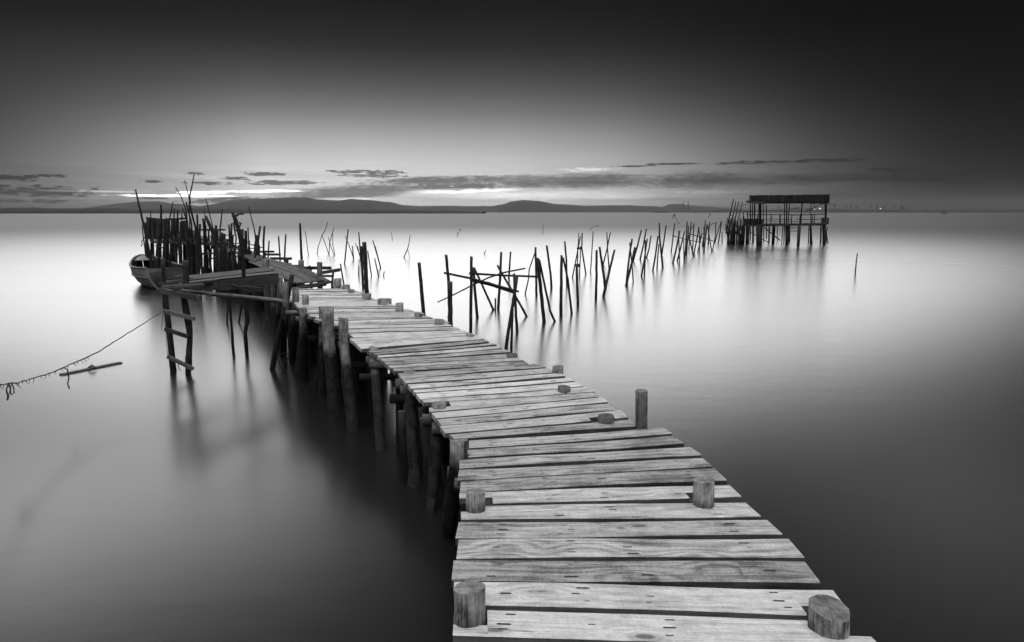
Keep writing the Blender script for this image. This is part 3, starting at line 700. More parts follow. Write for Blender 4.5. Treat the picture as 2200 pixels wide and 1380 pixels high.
# gnarled tall trunk in front
g = empty('mooring_post', PZ(530.6, 763, 0), 'tall gnarled black trunk with ragged forked top, rising through the log gangway', 'post')
V3 = [PY(x, y, g.location.y) for x, y in ((499, 457), (505, 472), (511, 489), (516, 515), (519.6, 537), (523, 575), (523, 617), (527, 640), (532, 690), (527, 715), (530.6, 763))]
rad = [wpx(q, p) / 2 for q, p in zip((6, 9, 8, 8, 7, 8, 7, 7, 8.5, 8, 8), V3)]
P_, R_ = densify(V3[::-1] , rad[::-1], .15); P_ = [P_[0] - Vector((0, 0, .3))] + P_; R_ = [R_[0]] + R_
MB().tube(P_, R_, 10, .16, seed=3).build('trunk', [M['wreck'], M['endk']], g)
for pts in ([(513, 489), (518, 480), (514, 478)], [(503, 470), (508, 462), (516, 460), (523, 460)], [(512, 500), (506, 494), (501, 478)]):
    lpole(pts, 2.5, 4, g.location.y, nm='branch', parent=g)

# ------------------------------------------------------------------ ladder frame with gangway
lad = empty('ladder', PZ(388, 806, 0), 'crude ladder of two crooked trunks with nailed rungs, rope tied to it', 'ladder')
YL = PZ(372, 799, 0).y
def lfpole(pts, ws, Y, nm, parent, mt='stake', below=None, seg=12, rough=.09):
    V3 = [PY(x, y, Y) for x, y in pts][::-1]; rad = [wpx(q, p) / 2 for q, p in zip(ws[::-1], V3)]
    if below is not None: V3 = [V3[0] - Vector((0, 0, -below))] + V3; rad = [rad[0]] + rad
    P_, R_ = densify(V3, rad, .10); rr = random.Random(pts[0][0])
    for i in range(1, len(P_) - 1): P_[i] += Vector((rr.uniform(-1, 1), rr.uniform(-1, 1), 0)) * R_[i] * .10
    return MB().tube(P_, R_, seg, rough, seed=pts[0][0]).build(nm, [M[mt], M['endk']], parent)
lfpole([(350, 556), (352, 600), (355, 636), (356, 655), (359, 676), (365.6, 730), (372, 799)], [8, 9, 12, 13, 12, 13, 14], YL, 'side_rail', lad, below=-.35)
lfpole([(398, 561), (399, 606), (395, 640), (399, 665), (404, 690), (408, 730), (406, 770), (405, 812)], [12, 12, 13, 14, 15, 12, 14, 12], YL - .1, 'side_rail', lad, below=-.35)
def rung(x0, y0, x1, y1, h, Y, nm, parent, mt='paleboard', dp=.025, Y1=None):
    a, b_ = PY(x0, y0, Y), PY(x1, y1, Y1 or Y); d = (b_ - a).normalized(); n_ = Vector((-d.z, 0, d.x)) * wpx(h, a) / 2
    return MB().quadbar(a, b_, n_, (0, dp, 0)).build(nm, M[mt], parent, smooth=False)
rung(352, 669, 418, 685, 8, YL - .22, 'rung', lad); rung(354, 707, 405, 724, 7.5, YL - .20, 'rung', lad, 'oldplank'); rung(360, 766, 415, 793, 7, YL - .22, 'rung', lad, 'oldplank')
rung(345, 624, 418, 640, 11, YL - .22, 'crossboard', lad); rung(402, 632, 431, 640, 9, YL - .18, 'crossboard', lad)
for pts in ([(351, 672), (348, 690), (347, 712)], [(353, 672), (355, 700), (360, 766)], [(381, 778), (384, 792), (388, 797)], [(398, 766), (397, 776), (400, 785)]):
    lfpole(pts, [1.2] * 3, YL - .26, 'rope_end', lad, 'rope', seg=5, rough=.3)
gw = empty('gangway', PZ(470, 612, 1.3), 'long narrow gangway of split log boards from the ladder top to the boardwalk', 'gangway')
z_ = 1.34
flatquad('plank', (PZ(398, 593, z_), PZ(572, 574, z_), PZ(590, 580, z_), PZ(402, 602, z_)), .05, 'aged', gw, 77, n=22)
flatquad('plank', (PZ(352, 604.5, z_ - .02), PZ(586, 580.5, z_ - .02), PZ(598, 586, z_ - .02), PZ(350, 612.5, z_ - .02)), .05, 'oldplank', gw, 78, n=22)
for i, (x0, y0, x1, y1) in enumerate(((352, 601.5, 404, 594.5), (343, 610, 396, 604), (346, 614, 380, 609.5), (362, 607, 412, 599.5), (350, 617, 436, 612), (395, 612, 470, 603))):
    q0, q1 = PZ(x0, y0, z_ + .012 * (i % 3)), PZ(x1, y1, z_ + .012 * (i % 3)); MB().quadbar(q0, q1, (0, .05, 0), (0, 0, .018)).build('splinter', M['aged' if i % 2 else 'oldplank'], gw, smooth=False)
a0, a1, b0_, b1_ = PZ(352, 603.5, z_), PZ(404, 593.5, z_), PZ(404, 597, z_), PZ(345, 608, z_)
mb = MB()
e0, e1 = PZ(372, 612, z_ - .02), PZ(598, 589, z_ - .02)
e0 = PY(372, 619, 9.9); e1 = PY(598, 600, 11.2); m0 = PY(470, 615, 10.4)
MB().quadbar(e0, m0, (0, .02, 0), (0, 0, .055)).build('side_board', M['aged'], gw, smooth=False)
MB().quadbar(m0 + Vector((0, .03, 0)), e1, (0, .02, 0), (0, 0, .075)).build('side_board', M['greyboard'], gw, smooth=False)
rung(498, 614, 543, 627, 6, 10.3, 'bracket', gw, 'greyboard'); rung(520, 618, 562, 623, 9, 10.0, 'bracket', gw, 'greyboard')
hp = empty('handrail_pole', PY(520, 637, 10.3), 'long thin bent pole slung below the gangway from ladder to boardwalk', 'pole')
YH = 10.3
V3 = [PY(388, 624, 9.95), PY(425, 628, 10.0), PY(457.7, 632.5, 10.1), PY(500, 635.5, 10.2), PY(541, 640, 10.3), PY(595, 646, 10.4), PY(650, 652.5, 10.45)]
P_, R_ = densify(V3, [.022, .026, .028, .03, .034, .036, .034], .15)
MB().tube(P_, R_, 8, .12, seed=9).build('pole', [M['beam'], M['endk']], hp)
for lb, pts, ws in (
    ('thin wavy pole hanging into the water under the middle of the log gangway', [(489, 617), (493.6, 658), (498, 707), (501.5, 763)], [5, 5.5, 6, 6.5]),
    ('short thin pole crossing behind the wavy one under the gangway', [(492, 620), (489, 660), (488, 697)], [4, 4, 4.5]),
    ('thin slanting pole just left of the gnarled trunk below the gangway', [(528, 625), (522.8, 640), (512.7, 694)], [4, 4, 4.5])):
    bx, by = pts[-1]; o = empty('mooring_pole', PZ(bx, by, 0), lb, 'pole', 'poles under the gangway'); lfpole(pts, ws, o.location.y, 'pole', o, 'wreck', below=-.3, seg=8)
o = empty('mooring_pole', PZ(585, 794, 0), 'straight dark pole leaning against the boardwalk end of the gangway', 'pole')
V3 = [PZ(585, 794, 0) - Vector((0, 0, .3)), PZ(585, 794, 0), PY(598, 720, 10.25), PY(610.4, 667, 10.2), PY(628.3, 590, 10.1)]
P_, R_ = densify(V3, [.042, .042, .04, .038, .034], .15)
MB().tube(P_, R_, 9, .12, seed=4).build('pole', [M['wreck'], M['endk']], o)
for i, pts in enumerate(([(593, 762), (610, 760), (628, 763)], [(595, 765), (602, 788), (608, 797)], [(620, 765), (612, 780), (609, 795)], [(600, 763), (606, 777), (613, 766)])):
    lfpole(pts, [2, 3, 2], 10.2, 'twig', o, 'wreck', seg=6, rough=.3)

# ------------------------------------------------------------------ rope with hanging loops, floating plank
rp_ = empty('mooring_rope', PY(178, 772, YL - .1), 'slack mooring rope with frayed weed, sagging from the ladder out past the left edge', 'rope')
rpts = [(-60, 828), (0, 826), (40, 822), (80, 811), (120, 798), (165, 777), (210, 757), (250, 731), (300, 701), (352, 668)]
V3 = [PY(x, y, YL - .25 - (352 - x) * .010) for x, y in rpts]
P_, R_ = densify(V3, [.0065] * 6 + [.006] * 4, .07)
rr = random.Random(2); P_ = [p + Vector((0, rr.uniform(-.004, .004), rr.uniform(-.005, .005))) for p in P_]
mb = MB().tube(P_, R_, 6, .25, seed=1)
for i in range(4, int(len(P_) * .62)):
    if rr.random() < .75:
        q = P_[i]; mb.tube([q, q + Vector((rr.uniform(-.02, .03), 0, -rr.uniform(.02, .035))), q + Vector((rr.uniform(-.03, .05), 0, -rr.uniform(.03, .07)))], [.005, .003, .001], 5, .3)
mb.build('rope', M['rope'], rp_)
def strand(pts, w_, nm):
    V3 = [PY(x, y, YL - .25 - (352 - pts[0][0]) * .010) for x, y in pts]
    P_, R_ = densify(V3, [wpx(w_, v) / 2 for v in V3], .03); MB().tube(P_, R_, 6, .2).build(nm, M['rope'], rp_)
strand([(20, 824), (15, 832), (13, 840), (17, 848), (22, 845), (22, 836), (19, 826)], 2.6, 'loop'); strand([(24, 823), (29, 833), (30, 844), (24, 849), (20, 842)], 2.6, 'loop'); strand([(14, 840), (18, 852), (16, 860)], 3.5, 'loop')
strand([(138, 791), (145, 795), (146, 806), (148, 814), (145, 824), (149, 836)], 2.4, 'loop')
fp = empty('floating_plank', PZ(195, 794, 0), 'short grey plank floating in the bright water behind the rope', 'plank')
a_, b_ = PZ(131, 806, .0), PZ(259, 780, .0)
MB().quadbar(a_, b_, ((b_ - a_).cross(Vector((0, 0, 1)))).normalized() * .045, (0, 0, .017)).build('board', M['oldplank'], fp, smooth=False)
c_ = PZ(197, 790, .03); mb = MB(); mb.tube([c_ + Vector((-.06, 0, 0)), c_ + Vector((0, 0, .03)), c_ + Vector((.07, 0, 0))], [.008, .024, .008], 8, .2); mb.build('knot', M['oldplank'], fp)

# ------------------------------------------------------------------ moored boat
bl_ = PZ(336, 612, 0)
boat = empty('rowing_boat', bl_, 'open wooden rowing boat with a high dark bow, moored beside the landing stage', 'boat')
def hull(parent, L=3.5, B=1.62, H=.62, yaw=R(150), sheer=.42):
    n, mseg = 18, 12; c, s_ = math.cos(yaw), math.sin(yaw)
    def sec(t):      # t 0 stern .. 1 bow
        wd = B / 2 * (math.sin(math.pi * min(1, .22 + t * .78)) ** .55) if t < 1 else 0.0
        wd = max(wd, .02); top = H + sheer * max(0, t - .45) ** 1.6 * 2.2 + .05 * (1 - t) ** 2
        bot = -.14 + .30 * max(0, t - .75) * 4 * max(0, t - .75)
        return wd, top, bot
    def pt(t, a, off=0.0):   # a -1..1 across
        wd, top, bot = sec(t); wd = max(.008, wd - off); bot += off
        ang = a * math.pi / 2; y = math.sin(ang) * wd if abs(a) < 1 else (1 if a > 0 else -1) * wd
        z = bot + (top - bot) * (1 - math.cos(ang)) ** .8
        y = math.copysign(abs(math.sin(ang)) ** .8 * wd, a)
        x = (t - .5) * L + (z - .2) * .25 * (t ** 3) * 1.4
        return Vector((x * c - y * s_, x * s_ + y * c, z)) + chain(parent)
    def shell(off, flip, mt, nm):
        mb = MB()
        for i in range(n + 1):
            for j in range(mseg + 1): mb.v.append(pt(i / n, -1 + 2 * j / mseg, off))
        for i in range(n):
            for j in range(mseg):
                a = i * (mseg + 1) + j; q = (a, a + 1, a + mseg + 2, a + mseg + 1)
                mb.face(q if flip else q[::-1], [(0, 0), (0, 1), (1, 1), (1, 0)])
        a = list(range(mseg + 1)); mb.face(tuple(a) if not flip else tuple(a[::-1]), [(0, 0)] * (mseg + 1))
        return mb.build(nm, M[mt], parent)
    shell(0, False, 'hull', 'hull'); shell(.035, True, 'hulldk', 'lining')
    for sgn in (-1, 1):
        P_ = [pt(i / n, sgn, .01) + Vector((0, 0, .01)) for i in range(n + 1)]
        MB().tube(P_, [.035] * len(P_), 6, .02).build('gunwale', M['hullpale'], parent)
        P_ = [pt(i / n, sgn * .72, -.012) for i in range(n + 1)]
        MB().tube(P_, [.022] * len(P_), 6, .02).build('rubbing_strake', M['hullpale'], parent)
    for t_ in (.28, .55):
        p, q = pt(t_, -.8, .04), pt(t_, .8, .04); MB().quadbar(p, q, (.09 * c, .09 * s_, 0), (0, 0, .015)).build('thwart', M['oldplank'], parent, smooth=False)
    p, q = pt(.88, -.96, .02), pt(.88, .96, .02); r_ = pt(1, 1, 0)
    mb = MB(); mb.v = [p, q, r_ + Vector((0, 0, .02)), p - Vector((0, 0, .03)), q - Vector((0, 0, .03)), r_ - Vector((0, 0, .03))]
    mb.face((0, 1, 2), [(0, 0)] * 3); mb.face((5, 4, 3), [(0, 0)] * 3); mb.face((0, 3, 4, 1), [(0, 0)] * 4); mb.face((1, 4, 5, 2), [(0, 0)] * 4); mb.face((2, 5, 3, 0), [(0, 0)] * 4)
    mb.build('foredeck', M['hull'], parent, smooth=False)
hull(boat, L=3.1, B=1.5, H=.62, yaw=R(130), sheer=.34)

# ------------------------------------------------------------------ stakes standing in the water
G1 = 'bare stakes standing in the water'
STK = [
 # label, points top->base, width px
 ('thick pole with a flat top beyond the low stubs of the boardwalk', [(782.6, 521), (785, 570), (788, 629), (788, 650)], 9.5),
 ('slimmer pole hugging the thick flat-topped pole', [(776.5, 529), (778, 570), (780, 617)], 5),
 ('stake leaning right, left of the thick flat-topped pole, crossed by a thin twig', [(748, 492.6), (744, 530), (740, 568)], 3),
 ('thin twig leaning across the right-leaning stake', [(742, 507), (752, 533), (760, 557)], 1.8),
 ('short stub meeting the foot of the thin leaning twig', [(757.4, 529), (758.5, 545), (759.5, 556)], 2.6),
 ('stake topping out just above the thick flat-topped pole, behind it', [(770.6, 499), (773, 530), (776, 563)], 3),
 ('thin bent stick left of and behind the thick pole', [(763.5, 523), (769, 538), (775, 553)], 1.8),
 ('short dark stick close against the left of the thick pole', [(768, 529), (771, 543), (775, 557)], 2.4),
 ('low stub in front and left of the thick pole', [(770.6, 571.5), (770.6, 594)], 2.6),
 ('thin stake slanting out right from behind the thick pole', [(790, 539), (794, 565), (798, 592)], 2.6),
 ('long stake leaning left, right of the thick pole', [(801, 516.5), (810, 548), (818, 576)], 2.6),
 ('thinner stick lying along the long left-leaning stake', [(806, 529), (812, 552), (817.5, 573)], 2),
 ('short stake leaning left in front of the long left-leaning one', [(805, 555), (809, 575), (813.5, 595)], 2.6),
 ('tiny stub, the rightmost near the thick pole', [(825.5, 583), (824, 593.5)], 2.2),
 ('hair-thin distant reed standing alone left of the forked stick', [(841, 498), (843, 517)], 1.0),
 ('lone sturdy leaning stake just behind the boardwalk edge', [(900.4, 565), (905, 620), (910, 672), (912, 690)], 8),
 ('flared-top pole rising behind a pale stub at the ramp', [(644.6, 480), (646, 520), (648, 562), (649, 585)], 5.2),
 ('wavy thin stick just right of the flared-top pole', [(655.4, 496.5), (659, 520), (660.5, 535), (663, 549)], 1.6),
 ('tall crooked branch with two bends, right of the flared-top pole', [(704, 477.4), (698, 496), (692.4, 505), (684, 529), (681, 546.5)], 1.6),
 ('thin stick crossing the tall crooked branch', [(691, 503), (699, 525), (706.5, 547)], 1.6),
 ('crooked branch, middle of the small twig cluster', [(717.4, 490), (714.6, 499), (708, 522), (707, 546.5)], 1.6),
 ('straight twig slanting across the small twig cluster', [(705.4, 509.6), (711, 530), (717.4, 548)], 1.5),
 ('rightmost upright twig of the small twig cluster', [(714.6, 496.5), (715, 527), (719.5, 548)], 1.6),
 ('straight stake behind the ramp rails, right of the flat-headed one', [(614, 503.5), (612.5, 530), (611, 560)], 3.6),
 ('flat-headed stake leaning left behind the ramp rails', [(598.5, 507.6), (600, 535), (602, 562)], 3.4),
 ('short stake with a splayed top behind the ramp', [(578, 517.4), (577, 535), (576, 558)], 3.4),
 ('short leaning stake at the right end of the ramp rails', [(731.5, 567), (735, 590), (739, 612)], 3.4),
 ('upright stake partly hidden behind the stouter split-footed one', [(958.3, 548), (964, 605), (967, 700)], 6.5),
 ('stout stake with split foot at the left end of the pole frame', [(967.5, 605), (967, 650), (968, 700), (968, 735)], 10.5),
 ('tall stake whose foot is hidden by the boardwalk, second in the pole frame', [(1012.7, 552), (1012, 640), (1011, 735)], 7),
 ('stake close behind the tall second one of the frame', [(1017, 575), (1021, 630), (1025.5, 681)], 6),
 ('slanting brace from the top of the second stake down to the right', [(1019, 576), (1040, 622), (1060, 666)], 5),
 ('upright stake in the middle of the pole frame', [(1077, 542), (1074, 600), (1070.5, 664)], 5.6),
 ('low stub beside the middle upright of the frame', [(1064.5, 641), (1064, 664)], 4),
 ('shorter thin upright just right of the middle upright', [(1097, 541), (1095, 570), (1093, 598)], 4),
 ('slanting brace crossing the middle upright down to the right', [(1068.4, 570), (1090, 608), (1109, 639), (1131.5, 680)], 5),
 ('near leg leaning left in the tripod at the boardwalk edge', [(1111, 593), (1101, 660), (1092, 710), (1087.4, 751)], 7.5),
 ('thin middle leg of the tripod at the boardwalk edge', [(1102, 640), (1100, 700), (1098.5, 756)], 5.5),
 ('right leg of the tripod, foot farther out', [(1104.3, 588), (1107, 650), (1110.5, 711)], 6),
 ('upright behind the thick leaning stake with a level rail end', [(1150.7, 531.6), (1151.5, 580), (1152.6, 633)], 5),
 ('curved thin stick left of the thick leaning stake', [(1149, 544), (1137, 579), (1135.6, 600), (1128, 633)], 2.8),
 ('thick leaning stake holding the right end of the level rail', [(1155, 555), (1162, 625), (1169, 691)], 8),
 ('bent stake falling away right from the thick leaning stake', [(1159, 559), (1170, 612), (1182, 668), (1192, 691)], 5),
 ('lone stake leaning left, right of the thick leaning one', [(1174.6, 527.6), (1183, 588), (1185, 619)], 5),
 ('stout upright with a partner leaning off its top', [(1206.8, 549), (1206, 610), (1205, 675)], 6.8),
 ('partner stake leaning right from the stout upright', [(1209.8, 554), (1220, 602), (1228, 673)], 4.8),
 ('slim stake standing tall behind the leaning pair', [(1213.3, 518.4), (1217, 560), (1218, 612)], 4),
 ('left thin pole of the A-shaped frame', [(1243.7, 501), (1241.5, 540), (1240, 572)], 2.4),
 ('right leg of the A-shaped frame', [(1250.7, 500.6), (1250, 532), (1258.5, 589)], 3.2),
 ('left leg of the A-shaped frame', [(1247, 508.4), (1240, 545), (1229.6, 597)], 2.8),
 ('inner pole of the A-shaped frame', [(1248, 530), (1246.5, 560), (1245, 590)], 2.6),
 ('dark thick post with a block on top in front of the A-shaped frame', [(1239.2, 570), (1240, 610), (1241.8, 656)], 5.6),
 ('solitary slender stake right of the A-shaped frame', [(1274.4, 497), (1270.7, 555), (1268.6, 585)], 2.4),
 ('straight upright left of the big V', [(1282, 537.6), (1281.5, 590), (1280.5, 642)], 5.5),
 ('left arm of the big V', [(1288, 530.7), (1295, 579), (1301, 619)], 5.4),
 ('right arm of the big V', [(1320.6, 537), (1309, 585), (1296.3, 637)], 5),
 ('left-leaning thin stake of the X behind the big V', [(1303.8, 499), (1305, 529), (1308.4, 578)], 2.8),
 ('right-leaning thin stake of the X behind the big V', [(1311.5, 499.4), (1304, 535), (1296, 568)], 2.8),
 ('thin stake crossing to the right in the bundle right of the big V', [(1353, 521), (1357, 560), (1360.6, 606)], 3),
 ('middle stake of the bundle right of the big V', [(1358, 513.6), (1351, 560), (1346.7, 602)], 4.4),
 ('front stake of the bundle right of the big V', [(1364.6, 531.6), (1355, 575), (1345, 614)], 4.8),
 ('long stake leaning far right behind that bundle', [(1378.3, 494), (1369, 530), (1360, 562)], 3.6),
 ('tall slanting stake, left of the next small bundle', [(1388.8, 492.5), (1382, 528), (1375.3, 558)], 3.4),
 ('upright member of the next small bundle', [(1386.7, 516), (1386, 560), (1384.3, 592)], 3.4),
 ('slanting member of the next small bundle', [(1390.7, 514), (1384, 560), (1378, 594)], 3.6),
 ('short slanting stake just right of that bundle', [(1399, 506.4), (1394, 535), (1389, 554)], 3),
 ('tallest stake of the open group before the tangle', [(1416.8, 479.5), (1417, 509), (1424, 576)], 3.8),
 ('left-slanting stake under the tallest of the open group', [(1413.6, 507.6), (1408, 550), (1402.7, 582)], 3.8),
 ('short upright under the tallest of the open group', [(1415.6, 524), (1413, 555), (1411.6, 577)], 3),
 ('long stake leaning right, last of the open group before the tangle', [(1431.3, 484.4), (1426, 520), (1421.7, 548)], 3.2),
 ('lone stake standing in open water right of the thatched shelter', [(1842, 545), (1839.5, 568), (1837.4, 587)], 2.7),
 ('tiny dark twig poking from the water beyond the pole frame', [(1044, 538), (1040, 547)], 1.8),
 ('hair-thin distant reed above the pole frame', [(1167, 483), (1166, 503)], 1.0),
]
TGL = 'dark stake in the dense tangle of crossed stakes left of the thatched shelter'
TGN = ['leftmost upright stake of the far tangle, standing apart', 'long right-leaning stake, left edge of the far tangle', 'near-upright thin stake crossing the leftmost leaning one', 'second long right-leaning stake from the left of the far tangle', 'tallest stake of the dark knot in the left of the far tangle', 'thin upright under the dark knot, foot lowest', 'shorter stout stake inside the dark knot', 'thin tall stake just behind the right side of the dark knot', 'straight stake right of the dark knot with a twig leaning on it', 'twig leaning against the straight stake right of the knot', 'stake slanting down right to the point of the V below the knot', 'right arm of the V below the dark knot', 'thin stake dropping from the right arm of the V', 'short bent twig between the V and the tall middle stakes', 'short right-leaning stake in the middle of the far tangle', 'short upright left of the tallest middle stake', 'tallest stake in the right half of the far tangle', 'stout stake with a thick foot in the right half', 'stake leaning left off the stout thick-footed one', 'tall upright right of the thick-footed stake', 'upright stake carrying the short joining twig', 'long thin right-leaning stake, left one of the last pair', 'right one of the last pair, same tip', 'short stub at the right end of the far tangle']
TG = [([(1449.5, 479.7), (1446, 510), (1442, 542)], 2.6), ([(1460.5, 496), (1453, 535), (1445.4, 566)], 3.8), ([(1458, 496), (1459, 530), (1460.5, 567)], 2.4), ([(1471, 496.6), (1463, 530), (1455, 561)], 3.4),
 ([(1476.5, 476), (1474, 515), (1471, 554)], 3), ([(1469, 516), (1469.5, 562)], 2.2), ([(1479.4, 485.3), (1477, 520), (1474.7, 550)], 3), ([(1485, 476.4), (1483, 500), (1480, 535)], 2.3), ([(1491, 480), (1489.5, 505), (1488.3, 534)], 2.5),
 ([(1490.7, 482), (1482, 499), (1476, 530)], 1.6), ([(1480.3, 505), (1485, 530), (1490.2, 552)], 2.8), ([(1501.5, 488), (1497, 515), (1491, 545)], 2.8), ([(1502, 491), (1503, 520), (1503, 547)], 2.2), ([(1507, 493.3), (1503, 525)], 1.5),
 ([(1509, 500.4), (1504, 520), (1499, 544)], 2.6), ([(1512.3, 486.7), (1512, 510), (1509, 529)], 2.4), ([(1515.6, 473.6), (1513.5, 500), (1511, 530)], 2.4), ([(1519, 482.5), (1515, 515), (1512.8, 542)], 3.2), ([(1520, 483), (1525, 515), (1529, 542)], 2.2),
 ([(1524.6, 477), (1523, 500), (1521.8, 527)], 2.6), ([(1537.8, 479.2), (1537.5, 505), (1531, 538)], 2.2), ([(1550, 474.7), (1543, 495), (1536, 522)], 1.8), ([(1550, 475), (1547, 500), (1543, 524)], 2.3), ([(1551.3, 498.5), (1551.4, 522)], 2)]
def stake(label, pts, w_, group, nm='stake', seg=8):
    base = PZ(pts[-1][0], pts[-1][1], 0.0); Y = base.y
    V3 = [PY(x, y, Y) for x, y in pts][::-1]
    w0 = wpx(w_, V3[0]) / 2
    d = (V3[0] - V3[1]).normalized()
    V3 = [V3[0] + d * .35] + V3
    rad = [w0 * 1.08, w0 * 1.08] + [w0 * (1.05 - .15 * (i + 1) / (len(V3) - 2)) for i in range(len(V3) - 2)]
    P_, R_ = densify(V3, rad, .14 if w_ > 4 else .3); rr = random.Random(pts[0][0] * 7)
    for i in range(1, len(P_) - 1): P_[i] += Vector((rr.uniform(-1, 1), rr.uniform(-1, 1), 0)) * R_[i] * .13
    mb = MB().tube(P_, R_, 10 if w_ > 4 else 7, .07, seed=pts[0][0], tilt=(rr.uniform(-.3, .3), rr.uniform(-.3, .3), 0))
    if w_ > 4:   # side knots and peeling slivers
        for _ in range(3):
            i = rr.randrange(2, len(P_) - 2) if len(P_) > 5 else 1
            q = P_[i]; a = rr.uniform(0, 6.28); n_ = Vector((math.cos(a), math.sin(a), .3))
            mb.tube([q + n_ * R_[i] * .6, q + n_ * R_[i] * 1.35], [R_[i] * .35, R_[i] * .12], 5, .2)
    o = mb.build(nm, [M['stake'], M['endk']], origin=base)
    return tag(o, label, 'stake', group)
for lb, pts, w_ in STK: stake(lb, pts, w_, G1)
for lb, (pts, w_) in zip(TGN, TG): stake(lb, pts, w_, 'stakes in the far tangle')
# forked stick
fk = empty('forked_stick', PZ(867.4, 554, 0), 'bare forked stick shaped like an upside-down Y, alone in open water', 'stick')
lfpole([(881, 505.7), (879, 522), (875.6, 535.6), (867.4, 554)], [1.6, 1.8, 2.2, 2.4], fk.location.y, 'stick', fk, below=-.2, seg=6)
lfpole([(875.6, 535), (878, 545), (880.4, 555)], [1.2, 1.1, 1], fk.location.y, 'branch', fk, seg=5)
# rails lashed across the pole frame
def rail(name, label, pts, ws, Y, grp):
    V3 = [PY(x, y, Y if not isinstance(Y, tuple) else Y[0] + (Y[1] - Y[0]) * i / (len(pts) - 1)) for i, (x, y) in enumerate(pts)]
    P_, R_ = densify(V3, [wpx(q, v) / 2 for q, v in zip(ws, V3)], .2)
    return tag(MB().tube(P_, R_, 9, .09, seed=pts[0][0]).build(name, [M['stake'], M['endk']], origin=V3[0]), label, 'rail', grp)
Yf = PZ(1025, 683, 0).y
GR = 'rails lashed across the stakes'
rail('rail', 'long log rail sloping down to the right across the pole frame', [(953.6, 586.5), (1010, 598), (1060, 612), (1114.8, 627)], [5, 5, 5, 4.5], Yf - .2, GR)
rail('rail', 'thicker short log lashed along the lower half of the sloping rail', [(1010, 601), (1050, 610), (1102, 628)], [6, 7.5, 6.5], Yf - .05, GR)
rail('rail', 'level thin rail from the second stake to the thick leaning stake', [(1007.6, 587.7), (1080, 592), (1160, 595)], [5, 4.6, 5], Yf + .15, GR)
rail('rail', 'crooked thin branch rising to the right across the pole frame', [(939.7, 649.8), (970, 636), (1009, 616), (1047.5, 597.7), (1082, 586), (1128.7, 576.8)], [2.4, 3, 3.4, 3.6, 3.4, 3.2], Yf - .3, GR)
Yt = PZ(1470, 555, 0).y
rail('rail', 'thin rail sloping right through the front of the far tangle', [(1443.6, 506.5), (1475, 515), (1507.6, 521.6)], [1.6] * 3, Yt, GR)
rail('rail', 'thin rail sloping right through the back of the far tangle', [(1483, 503), (1510, 511), (1538, 519.7)], [1.6] * 3, Yt + 3, GR)
rail('rail', 'short twig joining two stake tops at the right of the far tangle', [(1526.5, 483), (1533, 480), (1540.6, 478)], [1.2] * 3, Yt + 4, GR)
Ya = PZ(1245, 592, 0).y
rail('block', 'small wooden block near the top of the A-shaped frame', [(1239.5, 535), (1248.5, 533)], [5, 5], Ya, GR)
rail('block', 'wooden block wedged on the dark post of the A-shaped frame', [(1236.5, 571), (1246.5, 570)], [8, 8], Ya - 2, GR)
# weed clumps caught on snags far out
def snag(x, y, label, pts):
    base = PZ(x, y, 0); mb = MB(); rr = random.Random(x)
    for p in pts:
        V3 = [PY(a, b_, base.y) for a, b_ in p]; mb.tube(V3, [wpx(.9, v) / 2 for v in V3], 5, .2)
    x0, y0 = pts[0][-1]; c = PY(x0, y0, base.y)
    for _ in range(16):
        r = wpx(1.2, c); a, e = rr.uniform(0, 6.28), rr.uniform(-1, 1)
        q = c + Vector((math.cos(a) * r * 2, math.sin(a) * r, e * r)); mb.tube([c, q], [r * .3, r * .12], 5, .3)
    return tag(mb.build('snag', M['net'], origin=base), label, 'snag', 'weed-hung snags far out')
snag(982, 509, 'weed-draped snag far out, above the left end of the pole frame', [[(982, 509), (985, 500), (989, 494)], [(984, 503), (981, 500)]])
snag(1245, 497, 'curved reed with a hanging head above the A-shaped frame', [[(1266, 499), (1270, 491), (1276, 487), (1283, 486)]])
snag(1455, 481, 'small weedy snag close under the far shore, left of the tangle', [[(1459, 488), (1458, 478), (1448, 464)], [(1457, 482), (1461, 479)]])
snag(1450, 471, 'left of the two reeds with hanging heads near the horizon', [[(1444, 470), (1446, 464), (1450, 461)]])
snag(1525, 470, 'right of the two reeds with hanging heads near the horizon', [[(1520, 472), (1522, 466), (1526, 461)]])

# ------------------------------------------------------------------ thatched shelter on stilts
Y0 = PZ(1650, 527, 0).y; Y1 = Y0 + 3.2
sh_loc = PZ(1690, 527, 0)
sh = empty('stilt_shelter', sh_loc, 'open thatch-roofed shelter with railings standing on stilts far out', 'shelter')
def sp(pts, w_, Y, nm='stilt', mt='wreck', below=None):
    V3 = [PY(x, y, Y) for x, y in pts][::-1]
    if below is not None: V3 = [Vector((V3[0].x, V3[0].y, below))] + V3
    r = wpx(w_, V3[0]) / 2
    return MB().tube(V3, [r] * len(V3), 7, .1, seed=pts[0][0]).build(nm, [M[mt], M['endk']], sh)
def sb(x0, y0, x1, y1, h, Y, nm, dp=.04, Yb=None):
    a, b_ = PY(x0, y0, Y), PY(x1, y1, Yb or Y)
    return MB().quadbar(a, b_, (0, dp, 0), (0, 0, wpx(h, a) / 2)).build(nm, M['greyboard'], sh, smooth=False)
